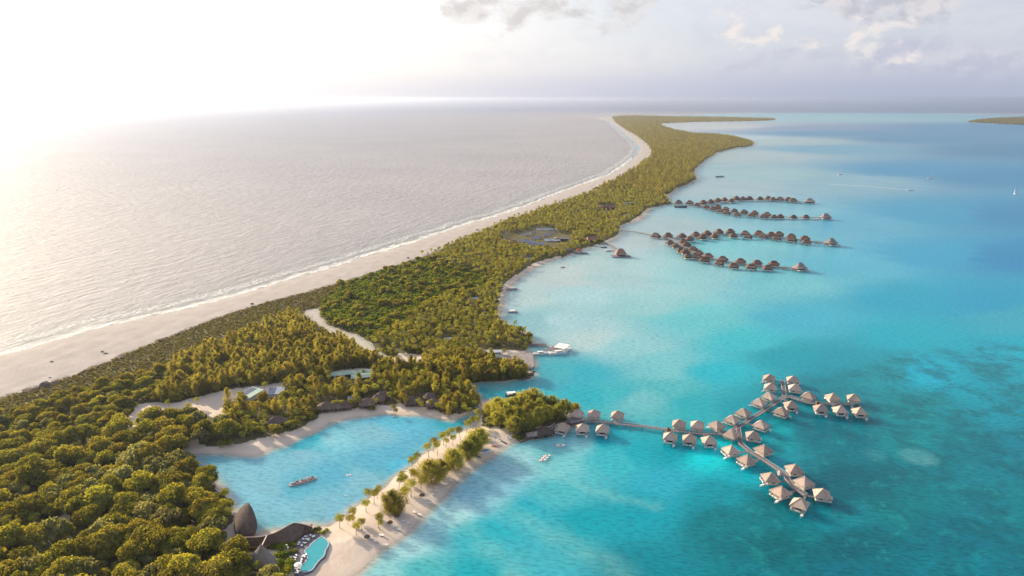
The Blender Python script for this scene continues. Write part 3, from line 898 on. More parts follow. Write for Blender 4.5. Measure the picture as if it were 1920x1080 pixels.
def clear_view(u, v, w_px, drop=14):
    """keep trees off a roof and off the ground right in front of it"""
    for k in range(4):
        x, y = gp(u, v + drop * k / 3.0, 3)
        _, _, zc = px_of(x, y, 3)
        EXCL.append((x, y, w_px / FPX * zc * 0.5))

BUILD_SPOTS = [(475, 738, 34, 26), (517, 733, 26, 22), (645, 700, 34, 14), (680, 697, 34, 16), (840, 634, 12, 8), (890, 558, 16, 8), (907, 590, 12, 6), (993, 484, 14, 6),
    (1109, 446, 20, 8), (1139, 387, 34, 8), (1178, 380, 16, 6), (1174, 402, 8, 4), (688, 750, 24, 14), (647, 754, 24, 14), (617, 758, 36, 14), (708, 744, 22, 14),
    (773, 748, 26, 16), (805, 741, 20, 12), (814, 751, 26, 14), (716, 737, 18, 10), (519, 786, 28, 14), (925, 657, 40, 14), (1015, 803, 44, 12), (460, 985, 60, 20), (550, 990, 60, 30), (585, 990, 60, 40), (500, 1045, 66, 18), (590, 1040, 90, 40),
    (540, 1010, 60, 20), (600, 1010, 60, 20), (560, 1060, 60, 20)]
for b in BUILD_SPOTS:
    clear_view(*b)

cls_np = [np.asarray(c) for c in CLEAR_W]
SOLAR_I = 10
island_np = np.asarray(ISLAND)
def fill(zone, spacing, mix, smin, smax, grow=0.0, zpoly=None, maxy=1e9):
    r = random.Random(hash(zone) & 0xffff if False else sum(ord(c) for c in zone))
    poly = np.asarray(zpoly if zpoly is not None else ZONES[zone])
    x0, y0 = poly.min(0); x1, y1 = poly.max(0)
    y1 = min(y1, maxy)
    pts = []
    y = y0
    while y < y1:
        s = spacing * (1 + grow * max(0, y - 900) / 1000.0)
        n = int((x1 - x0) / s) + 1
        xs = x0 + (np.arange(n) + 0.5) * s
        g = np.random.default_rng(int(y * 10) & 0xfffff)
        pts.append(np.column_stack([xs + g.uniform(-0.42, 0.42, n) * s, y + g.uniform(-0.42, 0.42, n) * s]))
        y += s
    Q = np.vstack(pts)
    ok = inside(Q, poly)
    Q = Q[ok]
    ok = inside(Q, island_np) | (zpoly is not None)
    for c in cls_np: ok &= ~inside(Q, c)
    for c in cls_np[:8]: ok &= ~inside(Q + np.array([0, 9.0]), c) & ~inside(Q + np.array([0, 16.0]), c)
    ok &= sdf(Q, CREEK_W) < -1.5
    Q = Q[ok]
    keys = list(mix.keys()); wts = list(mix.values())
    patch = wob(Q, 38, 77) * 0.5
    for (x, y), p in zip(Q, patch):
        if y < 1500 and blocked(x, y, 1.0): continue
        w = [wt * (1 + 0.9 * p * (1 if i % 2 else -1)) for i, wt in enumerate(wts)]
        k = r.choices(keys, [max(0.02, q) for q in w])[0]
        sz = r.uniform(smin, smax)
        TREES.append((k, x, y, min(sz, 1.15) if k == 'palm' else sz, zone))

fill('scrub', 2.6, {'scrub': 1.0}, 0.5, 1.15, 0.6, maxy=2600)
fill('west', 5.8, {'broad': 0.55, 'bush': 0.35, 'pale': 0.1}, 0.55, 1.3)
fill('belt', 4.6, {'cas': 0.62, 'palm': 0.14, 'broad': 0.24}, 0.75, 1.1)
fill('fore', 8.0, {'broad': 0.66, 'pale': 0.22, 'bush': 0.06, 'palm': 0.06}, 0.75, 2.05)
fill('mid', 5.2, {'palm': 0.42, 'broad': 0.24, 'cas': 0.22, 'bush': 0.12}, 0.75, 1.05)
fill('bush', 4.4, {'bush': 0.94, 'broad': 0.06}, 0.7, 1.2)
fill('grove', 5.0, {'palm': 0.70, 'broad': 0.10, 'bush': 0.20}, 0.75, 1.15, 0.35)
fill('mound', 3.9, {'cas': 1.0}, 0.72, 0.98)
fill('far', 6.2, {'cas': 0.46, 'palm': 0.26, 'broad': 0.28}, 0.8, 1.25, 0.30)
fill('islet', 13, {'cas': 0.5, 'broad': 0.5}, 1.0, 1.5, 0, zpoly=ISLET_W)

# trees set one by one: (kind, u, v of the foot, scale, label)
ONE = []
SPIT_PALMS = [(637, 988, 1.0), (652, 981, .62), (661, 972, .9), (663, 988, .9), (668, 1003, .88), (678, 995, .9), (709, 989, 1.0), (712, 993, .7), (686.5, 959, .95), (690, 938, 1.0), (701, 942, 1.0), (707, 932, .9),
    (762, 940, 1.2), (771, 932, 1.25), (789, 921, .95), (748, 917, .9), (760, 915, 1.1), (776, 907, 1.1), (773, 884, 1.2), (784, 868, 1.0), (772, 901, .95), (804, 855, 1.15), (812, 843, 1.1), (820, 852, 1.05),
    (832, 832, 1.1), (841, 827, .95), (847, 821, .95), (849, 835, .9), (863, 824, 1.1), (875, 808, 1.15), (887, 801, 1.05), (892, 798, 1.0), (898, 786, 1.0), (917, 803, 1.1), (846, 885, .7), (725, 950, .8), (757, 903, .85), (836, 838, .8)]
def ordinal(n):
    w = ["first", "second", "third", "fourth", "fifth", "sixth", "seventh", "eighth", "ninth", "tenth", "eleventh", "twelfth", "thirteenth", "fourteenth", "fifteenth",
         "sixteenth", "seventeenth", "eighteenth", "nineteenth", "twentieth"]
    t = {20: "twenty", 30: "thirty", 40: "forty"}
    if n <= 20: return w[n - 1]
    d, r = n // 10 * 10, n % 10
    return t[d] + "-" + w[r - 1] if r else {30: "thirtieth", 40: "fortieth"}[d]
for i, (u, v, s) in enumerate(sorted(SPIT_PALMS)):
    ONE.append(('palm', u, v, s * 1.12, f"coconut palm on the pale sandspit, {ordinal(i + 1)} counted from the pool end", "coconut palms standing on the sandspit"))
CAS_ONE = [(738, 960, .86, 1.25, "lone feathery ironwood on the sandspit nearest the pool"), (808, 903, .90, 1.3, "bushy ironwood in the middle of the sandspit, left one of the clump"),
    (828, 893, .72, 1.1, "smaller ironwood pressed between two big ones on the sandspit"), (850, 879, .85, 1.2, "broad olive ironwood on the sandspit facing the long beach"), (876, 860, .82, 1.15, "yellow-green ironwood on the spit below the row of shore palms"),
    (898, 840, .88, 1.2, "ironwood on the spit beside the water-sports corner"), (886, 848, .8, 1.1, "ironwood crowded between neighbours near the water-sports corner")]
for u, v, s, wd, lb in CAS_ONE:
    ONE.append(('bigcas', u, v, s * 1.12, lb, "ironwood trees on the sandspit", wd))
MOTU = [(932, 778, 1.0), (948, 772, .8), (985, 770, 1.25), (1002, 768, 1.3), (1018, 775, 1.0), (1036, 774, 1.05), (1058, 781, 1.0), (1078, 776, .75), (968, 778, 1.1), (990, 790, 1.15), (950, 795, 1.1), (970, 800, 1.1), (930, 797, .8),
        (985, 806, .95), (1008, 797, 1.0), (965, 812, .95), (1025, 790, .9), (915, 776, .7), (1046, 786, .85), (940, 786, 1.0), (958, 785, 1.1), (978, 780, 1.2), (1010, 784, 1.1)]
for i, (u, v, s) in enumerate(MOTU):
    ONE.append(('bigcas', u, v, s * 0.98, "tall olive ironwood in the grove behind the first overwater bungalows", "ironwoods of the bungalow headland"))
for u, v, s, lb in [(916, 797, .8, "dark round bush at the neck of the sandspit"), (976, 822, .8, "low dark bush at the waterside left of the thatched lounge"), (966, 818, .7, "low bush where the long beach meets the headland grove"),
                    (1000, 806, .6, "bush tucked behind the thatched waterside lounge"), (697, 767, .85, "bright green round tree on the beach front between thatched roofs"),
                    (594, 996, .55, "bright green hedge bush at the tip of the long curved roof"), (584, 1000, .5, "green hedge bush behind the pool terrace"), (604, 999, .42, "last hedge bush at the sandy end of the curved roof"),
                    (612, 994, .32, "lowest hedge bush pointing at the sand by the pool terrace"),
                    (520, 1018, .6, "round shrub below the middle of the curved roof"), (542, 1014, .6, "yellow-green shrub between curved roof and terrace"), (505, 1022, .5, "small shrub beside the pointed roof"),
                    (530, 1030, .65, "dark shrub left of the sun terrace"), (548, 1026, .5, "shrub at the terrace edge with white lanterns"), (536, 1045, .6, "shrub right of the copper-lit roof"), (543, 1060, .6, "shrub at the lower end of the sun terrace"),
                    (460, 1030, .45, "low hedge under the curved roof"), (475, 1031, .42, "low hedge bush between curved roof and pointed roof"), (446, 1030, .5, "bush at the left end of the curved roof"), (536, 1074, .7, "bush at the bottom edge near the terrace"),
                    (511, 1030, .5, "shrub right behind the point of the shell roof"), (522, 1045, .55, "shrub touching the right side of the shell roof"), (528, 1058, .6, "dark shrub beside the lower shell roof"), (516, 1015, .42, "shrub under the middle of the curved roof, left of the round one"),
                    (552, 1038, .4, "small shrub between the two loungers clusters"), (556, 1015, .38, "low shrub at the curved roof's lower edge by the terrace"), (496, 1020, .4, "small shrub below the pale ridge beam"), (526, 1070, .6, "bush below the shell roof's right side")]:
    ONE.append(('bush', u, v, s * (1.75 if v > 990 else 1.15), lb, None))
for u, v, s, lb in [(480, 1078, .9, "sunlit palm in front of the copper-lit roof"), (455, 1082, 1.0, "sunlit palm at the bottom left of the pointed roof"), (512, 1084, .9, "sunlit palm below the pointed roof"), (436, 1076, .9, "sunlit palm left of the pointed roof"), (497, 1086, .8, "low palm at the bottom edge below the pointed roof"),
                    (664, 792, .01, "")]:
    if s > .1: ONE.append(('palm', u, v, s, lb, None))
for u, v, s, lb in [(738, 772, .95, "leaning beach palm beside the bright green round tree"), (790, 768, .95, "palm in front of the thatched beach houses"), (830, 772, 1.0, "palm beside the pale feathery tree near the footbridge"), (869, 774, 1.0, "palm above the little bridge"), (879, 776, .9, "palm overhanging the footbridge bank"),
                    (742, 776, .8, "lower beach palm leaning towards the inner lagoon"), (947, 668, .95, "palm beside the green roof on the quay"), (967, 680, .85, "palm on the quay beside the concrete edge"), (978, 686, .8, "second palm on the quay edge"), (681, 706, .7, "small palm before the long mint roof"),
                    (793, 482, 1.2, "lone palm standing on the ocean beach"), (756, 502, .9, "windswept palm at the beach edge left of the lone palm"), (768, 497, .8, "shorter windswept palm at the ocean beach edge"), (1022, 392, 1.2, "palm standing out on the ocean side beach edge"), (1040, 385, 1.3, "taller palm on the ocean side beach edge"),
                    (628, 768, .95, "palm before the left-end thatched beach houses"), (641, 765, .9, "palm just right of the left-end thatched beach houses"), (657, 764, .95, "palm before the second thatched beach house"), (672, 762, 1.0, "palm left of the cone-like thatched roof"),
                    (705, 762, .9, "palm between the bright green round tree and the cone-like roof"), (762, 761, .95, "palm left of the middle thatched roof on the inner beach"), (783, 762, .9, "palm right of the middle thatched roof on the inner beach"), (806, 765, .95, "palm before the dark dome-like thatched roof"), (822, 770, .9, "palm right of the dark dome-like thatched roof"),
                    (996, 446, 1.1, "palm among the upper blue solar tables"), (1019, 451, 1.1, "palm at the middle right of the solar field"), (984, 450, 1.0, "palm between the two rows of blue solar tables at left"), (1031, 445, 1.1, "palm by the right upper diagonal row of panels"), (1007, 461, 1.1, "palm at the lower middle of the solar field"), (1044, 455, 1.1, "palm below the pale grey panel table"), (970, 448, 1.0, "palm right of the red-brown roofs"),
                    (352, 776, 1.0, "palm at the lower edge of the sandy clearing"), (372, 764, .9, "palm where the sandy clearing narrows to a track"), (318, 768, .9, "lone palm on the sandy clearing"),
                    (468, 770, 1.0, "palm in front of the blue and mint shed"), (440, 776, 1.0, "palm at the end of the sandy track"), (489, 778, 1.1, "palm right of the sandy track end"), (536, 772, 1.1, "palm below the small grey shed"), (556, 768, 1.15, "palm between the grey shed and the beach roofs")]:
    ONE.append(('palm', u, v, s, lb, None))
ONE.append(('cas', 843, 778, .95, "pale feathery ironwood on the beach near the footbridge", None))

PLACED = {}
def place_tree(k, x, y, s, rz, label, group, wide=1.0, tall=1.0):
    K = KINDS[k]
    i = random.randrange(len(K['crowns']))
    r = empty(K['name'], (x, y, max(0.0, ground_z(x, y)) - 0.1), rz)
    r.scale = (s * wide, s * wide, s * tall)
    t = link_mesh("trunk" if k not in ('bush', 'scrub') else "stem", K['trunks'][i], r)
    c = link_mesh("crown", K['crowns'][i], r)
    tag(r, label, K['cat'], group)
    PLACED[k] = PLACED.get(k, 0) + 1
    return r

random.seed(11)
for t in ONE:
    k, u, v, s, lb, grp = t[:6]
    x, y = gp(u, v, 1.5)
    place_tree(k, x, y, s, random.uniform(0, 6.28), lb, grp, t[6] if len(t) > 6 else 1.0)
    EXCL.append((x, y, 1.5))

ZL = {'west': 'in the low shore woodland at far left', 'belt': 'in the woodland belt behind the ocean scrub', 'fore': 'in the dense foreground wood left of the inner lagoon',
      'mid': 'in the planting behind the inner lagoon beach', 'bush': 'in the rounded green thicket beyond the creek', 'grove': 'in the big coconut grove beyond the creek',
      'mound': 'in the dark hedge-like stand beside the channel', 'far': 'on the far stretch of the island', 'scrub': 'on the ocean-side dune', 'islet': 'on the islet'}
ADJ = {'broad': 'dense green broadleaf tree', 'pale': 'pale big-leaved tree', 'bush': 'low rounded green bush', 'cas': 'feathery olive ironwood', 'palm': 'coconut palm', 'scrub': 'small olive shrub'}
PLU = {'broad': 'broadleaf trees', 'pale': 'pale-leaved trees', 'bush': 'rounded bushes', 'cas': 'ironwoods', 'palm': 'coconut palms', 'scrub': 'shrubs'}
rest = {}
bykind = {}
for t in TREES:
    if t[4] != 'islet' and blocked(t[1], t[2], 0.6) and t[2] < 1500: continue
    u, v, zc = px_of(t[1], t[2], 5)
    vis = -15 < u < 1935 and 150 < v < 1110
    bykind.setdefault(t[0], []).append((0 if vis else 1, zc / t[3], t))
print("trees", {k: len(v) for k, v in bykind.items()})
for k, lst in bykind.items():
    lst.sort(key=lambda a: (a[0], a[1]))
    cap = 300 - PLACED.get(k, 0)
    for j, (nv, zc, t) in enumerate(lst):
        if j < cap and nv == 0:
            lb = f"{ADJ[k]} {ZL[t[4]]}"
            place_tree(k, t[1], t[2], t[3], random.uniform(0, 6.28), lb, f"{PLU[k]} {ZL[t[4]]}", 1.0, random.uniform(0.85, 1.2))
        else:
            rest.setdefault((k, 'far' if t[4] in ('far', 'islet') else 'near'), []).append(t)

def scatter(name, kindkey, items, label, cat):
    """a wood too large to count: points that carry low-detail trees"""
    protos = bpy.data.collections.new(name + "_sources")
    for i, me in enumerate(KINDS[kindkey]['lows']):
        protos.objects.link(bpy.data.objects.new(f"{name}_source", me))
    n = len(items)
    me = bpy.data.meshes.new(name)
    me.vertices.add(n)
    co = np.array([(t[1], t[2], max(0.0, ground_z(t[1], t[2])) - 0.1) for t in items], np.float32)
    me.vertices.foreach_set("co", co.ravel())
    g = np.random.default_rng(n)
    rot = np.zeros((n, 3), np.float32); rot[:, 2] = g.uniform(0, 6.28, n)
    sc = np.array([t[3] for t in items], np.float32)
    S = np.stack([sc * g.uniform(0.9, 1.1, n), sc * g.uniform(0.9, 1.1, n), sc * g.uniform(0.8, 1.25, n)], 1).astype(np.float32)
    a = me.attributes.new("turn", 'FLOAT_VECTOR', 'POINT'); a.data.foreach_set("vector", rot.ravel())
    a = me.attributes.new("size", 'FLOAT_VECTOR', 'POINT'); a.data.foreach_set("vector", S.ravel())
    a = me.attributes.new("pick", 'INT', 'POINT'); a.data.foreach_set("value", g.integers(0, len(KINDS[kindkey]['lows']), n).astype(np.int32))
    me.update()
    o = link_mesh(name, me)
    ng = bpy.data.node_groups.new(name, 'GeometryNodeTree')
    ng.interface.new_socket("Geometry", in_out='INPUT', socket_type='NodeSocketGeometry')
    ng.interface.new_socket("Geometry", in_out='OUTPUT', socket_type='NodeSocketGeometry')
    gi = ng.nodes.new("NodeGroupInput"); go = ng.nodes.new("NodeGroupOutput")
    ci = ng.nodes.new("GeometryNodeCollectionInfo")
    ci.inputs["Collection"].default_value = protos
    ci.inputs["Separate Children"].default_value = True
    ci.inputs["Reset Children"].default_value = True
    ip = ng.nodes.new("GeometryNodeInstanceOnPoints")
    ip.inputs["Pick Instance"].default_value = True
    def na(nm, dt):
        q = ng.nodes.new("GeometryNodeInputNamedAttribute"); q.data_type = dt; q.inputs["Name"].default_value = nm; return q.outputs["Attribute"]
    ng.links.new(gi.outputs[0], ip.inputs["Points"])
    ng.links.new(ci.outputs[0], ip.inputs["Instance"])
    ng.links.new(na("pick", 'INT'), ip.inputs["Instance Index"])
    er = ng.nodes.new("FunctionNodeEulerToRotation")
    ng.links.new(na("turn", 'FLOAT_VECTOR'), er.inputs[0])
    ng.links.new(er.outputs[0], ip.inputs["Rotation"])
    ng.links.new(na("size", 'FLOAT_VECTOR'), ip.inputs["Scale"])
    ng.links.new(ip.outputs[0], go.inputs[0])
    md = o.modifiers.new("scatter", 'NODES'); md.node_group = ng
    tag(o, label, cat, None, "stuff")
    return o
ST = {('broad', 'near'): ("broadleaf_wood", "mass of green broadleaf crowns behind the counted trees"), ('broad', 'far'): ("far_broadleaf_wood", "far green woodland on the island's distant stretch"),
      ('pale', 'near'): ("pale_leaf_wood", "pale-leaved trees beyond the counted ones"), ('pale', 'far'): ("far_pale_wood", "far pale-leaved trees"),
      ('bush', 'near'): ("bush_thicket", "rounded green thicket on the island's ocean side"), ('bush', 'far'): ("far_bush_thicket", "far low thicket"),
      ('cas', 'near'): ("ironwood_wood", "mass of olive ironwoods in the shore belts"), ('cas', 'far'): ("far_ironwood_wood", "far olive ironwood forest towards the lagoon point"),
      ('palm', 'near'): ("palm_grove", "unbroken coconut grove across the middle of the island"), ('palm', 'far'): ("far_palm_grove", "far coconut palms along the island"),
      ('scrub', 'near'): ("dune_scrub", "low olive scrub along the ocean beach"), ('scrub', 'far'): ("far_scrub", "far low scrub")}
for key, items in rest.items():
    nm, lb = ST[key]
    scatter(nm, key[0], items, lb, "vegetation")

# ------------------------------------------------------------------ overwater bungalows
def poly_line_nearest(pl, p):
    best = None
    for a, b in zip(pl[:-1], pl[1:]):
        ax, ay = a[:2]; bx, by = b[:2]
        dx, dy = bx - ax, by - ay
        t = max(0, min(1, ((p[0] - ax) * dx + (p[1] - ay) * dy) / (dx * dx + dy * dy)))
        q = (ax + dx * t, ay + dy * t)
        d = math.hypot(q[0] - p[0], q[1] - p[1])
        if best is None or d < best[0]:
            best = (d, q)
    return best

def boardwalk(name, lines, width, zz, label, group=None, rails=True, pile_gap=9.0, dk='deck', piles=True):
    """lines: lists of world points at deck level"""
    root = empty(name, (lines[0][0][0], lines[0][0][1], 0))
    ox, oy = lines[0][0]
    tag(root, label, "boardwalk", group)
    mb, rl, pl = MB(), MB(), MB()
    for li, ln in enumerate(lines):
        ln = [(p[0] - ox, p[1] - oy) for p in ln]
        n = len(ln)
        Lf, Rt = [], []
        for i, p in enumerate(ln):
            a = Vector(ln[max(i - 1, 0)]); b = Vector(ln[min(i + 1, n - 1)])
            d = (b - a).normalized()
            s = Vector((-d.y, d.x))
            k = 1.0
            if 0 < i < n - 1:
                d1 = (Vector(p) - a).normalized()
                k = 1 / max(0.5, abs(s.dot(Vector((-d1.y, d1.x)))))
            w = width[li] if isinstance(width, (list, tuple)) else width
            Lf.append(Vector(p) + s * w / 2 * k); Rt.append(Vector(p) - s * w / 2 * k)
        dz = zz - 0.012 * li
        for i in range(n - 1):
            vs = [(*Lf[i], dz), (*Rt[i], dz), (*Rt[i + 1], dz), (*Lf[i + 1], dz)]
            vs += [(q[0], q[1], dz - 0.3) for q in vs]
            mb.add(vs, [(0, 1, 2, 3), (7, 6, 5, 4), (0, 4, 5, 1), (1, 5, 6, 2), (2, 6, 7, 3), (3, 7, 4, 0)])
            seg = Vector(ln[i + 1]) - Vector(ln[i])
            m = max(1, int(seg.length / pile_gap))
            for k in range(m + (1 if i == n - 2 else 0)):
                t = k / m
                for S in (Lf, Rt):
                    q = S[i].lerp(S[i + 1], t)
                    c = (Lf[i].lerp(Lf[i + 1], t) + Rt[i].lerp(Rt[i + 1], t)) / 2
                    q = c + (q - c) * 0.86
                    if piles: pl.tube([(q.x, q.y, -2.2), (q.x, q.y, dz - 0.3)], 0.16, 6)
            if rails:
                for S, sg in ((Lf, 1), (Rt, -1)):
                    c0 = (Lf[i] + Rt[i]) / 2; c1 = (Lf[i + 1] + Rt[i + 1]) / 2
                    a = c0 + (S[i] - c0) * 0.94; b = c1 + (S[i + 1] - c1) * 0.94
                    rl.bar((a.x, a.y, dz + 0.95), (b.x, b.y, dz + 0.95), 0.16, 0.12)
                    rl.bar((a.x, a.y, dz + 0.5), (b.x, b.y, dz + 0.5), 0.07, 0.07)
                    m2 = max(1, int((b - a).length / 2.4))
                    for k in range(m2):
                        q = a.lerp(b, (k + 0.5) / m2)
                        rl.box((q.x, q.y, dz + 0.46), (0.13, 0.13, 0.86))
    mb.build("deck", M[dk], root)
    if rails: rl.build("railing", M['rail'], root)
    if piles: pl.build("piles", M['post'], root)
    return root

def hip_roof(mb, w, d, z0, z1, ridge=0.0, flare=0.8, mi=0, corner=0.0, nring=5):
    """thatched roof: eave w x d, ridge length along x, slightly curved slopes"""
    def ring(t):
        hw = (w / 2) * (1 - t) + ridge / 2 * t
        hd = (d / 2) * (1 - t)
        zz = z0 + (z1 - z0) * (t ** (1.0 / flare) if flare < 1 else t)
        c = corner * (1 - t)
        if corner > 0:
            return [(-hw + c, -hd, zz), (hw - c, -hd, zz), (hw, -hd + c, zz), (hw, hd - c, zz), (hw - c, hd, zz), (-hw + c, hd, zz), (-hw, hd - c, zz), (-hw, -hd + c, zz)]
        return [(-hw, -hd, zz), (hw, -hd, zz), (hw, hd, zz), (-hw, hd, zz)]
    rings = [ring(i / nring * 0.985) for i in range(nring + 1)]
    k = len(rings[0])
    vs = [p for r in rings for p in r]
    fs = []
    for i in range(nring):
        for j in range(k):
            fs.append((i * k + j, i * k + (j + 1) % k, (i + 1) * k + (j + 1) % k, (i + 1) * k + j))
    fs.append(tuple(nring * k + j for j in range(k)))
    b = len(vs)
    # thick eave and soffit
    low = [(p[0] * 0.985, p[1] * 0.985, p[2] - 0.38) for p in rings[0]]
    vs += low
    for j in range(k):
        fs.append((b + j, b + (j + 1) % k, (j + 1) % k, j))
    fs.append(tuple(b + j for j in reversed(range(k))))
    mb.add(vs, fs, mi)
    return mb

def bungalow_meshes():
    m = {}
    mb = MB(); hip_roof(mb, 11.9, 11.9, 5.35, 10.3, 0.6, 1.0); m['roof'] = mb.mesh("roof", M['thatch'])
    mb = MB()
    for sx in (-1, 1):
        for sy in (-1, 1):
            mb.bar((sx * 5.9, sy * 5.9, 5.48), (sx * 0.32, sy * 0.05, 10.36), 0.36, 0.18)
    mb.bar((-0.5, 0, 10.42), (0.5, 0, 10.42), 0.5, 0.3)
    m['ridge_cap'] = mb.mesh("ridge_cap", M['ridge'])
    mb = MB()
    t = 0.16
    mb.box((0, 4.4, 3.75), (8.8, t, 2.5)).box((-4.32, 0.4, 3.75), (t, 7.8, 2.5)).box((4.32, 0.4, 3.75), (t, 7.8, 2.5))
    mb.box((-3.3, -3.5, 3.75), (1.9, t, 2.5)).box((3.3, -3.5, 3.75), (1.9, t, 2.5)).box((0, -3.5, 4.8), (4.7, t, 0.4)).box((0, 0.4, 2.58), (8.4, 7.6, 0.1))
    m['wall'] = mb.mesh("wall", M['cream'])
    mb = MB(); mb.box((0, -3.42, 3.6), (4.6, 0.06, 2.0)); m['door'] = mb.mesh("door", M['glass'])
    mb = MB(); mb.box((0, -0.6, 2.38), (10.0, 11.4, 0.24)).box((0, -5.15, 5.22), (0.2, 0.2, 0.1)); m['deck'] = mb.mesh("deck", M['rail'])
    mb = MB()
    mb.box((-4.2, -6.25, 3.0), (1.6, 0.14, 1.0)).box((-1.6, -6.25, 3.0), (1.6, 0.14, 1.0)).box((-4.95, -4.9, 3.0), (0.14, 2.6, 1.0)).box((4.95, -4.9, 3.0), (0.14, 2.6, 1.0)).box((1.2, -6.25, 3.0), (2.2, 0.14, 1.0))
    m['railing'] = mb.mesh("railing", M['white'])
    mb = MB()
    mb.box((3.6, -7.2, 1.35), (2.2, 1.9, 0.18)).bar((3.6, -6.3, 2.4), (3.6, -8.0, 1.4), 1.1, 0.12).bar((2.9, -8.1, 1.3), (2.9, -8.9, -0.4), 0.1, 0.1).bar((3.5, -8.1, 1.3), (3.5, -8.9, -0.4), 0.1, 0.1)
    mb.box((4.62, -7.2, 1.9), (0.12, 1.9, 1.0)).box((3.2, -8.5, 0.5), (0.7, 0.3, 0.08))
    m['steps'] = mb.mesh("steps", M['white'])
    mb = MB(); mb.tube([(0, 0, -2.2), (0, 0, 2.26)], 0.2, 8); m['stilt'] = mb.mesh("stilt", M['post'])
    mb = MB()
    mb.box((-4.42, 1.0, 4.0), (0.06, 2.2, 1.1)); m['window'] = mb.mesh("window", M['glass'])
    mb = MB(); mb.box((4.42, 1.0, 4.0), (0.06, 2.2, 1.1)); m['window2'] = mb.mesh("window", M['glass'])
    return m
BM = bungalow_meshes()

def bungalow(u, v, label, line, facing=None, roofmat=None, group="overwater bungalows of the near village", zroof=5.8):
    SC = 0.80
    x, y = gp(u, v, zroof)
    d, q = poly_line_nearest(line, (x, y))
    if facing is None:
        ang = math.atan2(q[1] - y, q[0] - x) - math.pi / 2     # +y towards the boardwalk
    else:
        ang = facing
    root = empty("overwater_bungalow", (x, y, 0), ang, SC)
    tag(root, label, "bungalow", group)
    pr = {k: link_mesh(k, BM[k], root) for k in ('roof', 'wall', 'deck')}
    for k, up in (('ridge_cap', 'roof'), ('door', 'wall'), ('railing', 'deck'), ('steps', 'deck')):
        link_mesh(k, BM[k], pr[up])
    link_mesh("window", BM['window'], pr['wall']); link_mesh("window", BM['window2'], pr['wall'])
    for sx in (-4.5, 0, 4.5):
        for sy in (-5.8, -1.0, 4.2):
            st = link_mesh("stilt", BM['stilt'], root); st.location = (sx, sy, 0)
    # gangway to the boardwalk
    loc = Matrix.Rotation(-ang, 2) @ Vector((q[0] - x, q[1] - y)) / SC
    ln = loc.length
    if ln > 6.5:
        dirv = loc.normalized()
        a = dirv * 4.6; b = dirv * (ln - 1.2)
        mb = MB(); mb.bar((a.x, a.y, 2.44), (b.x, b.y, 2.52), 1.7, 0.2)
        s = Vector((-dirv.y, dirv.x)) * 0.8
        for sg in (-1, 1):
            mb.bar((a.x + sg * s.x, a.y + sg * s.y, 3.4), (b.x + sg * s.x, b.y + sg * s.y, 3.4), 0.12, 0.1)
        mb.build("gangway", M['deck'], root)
    return root

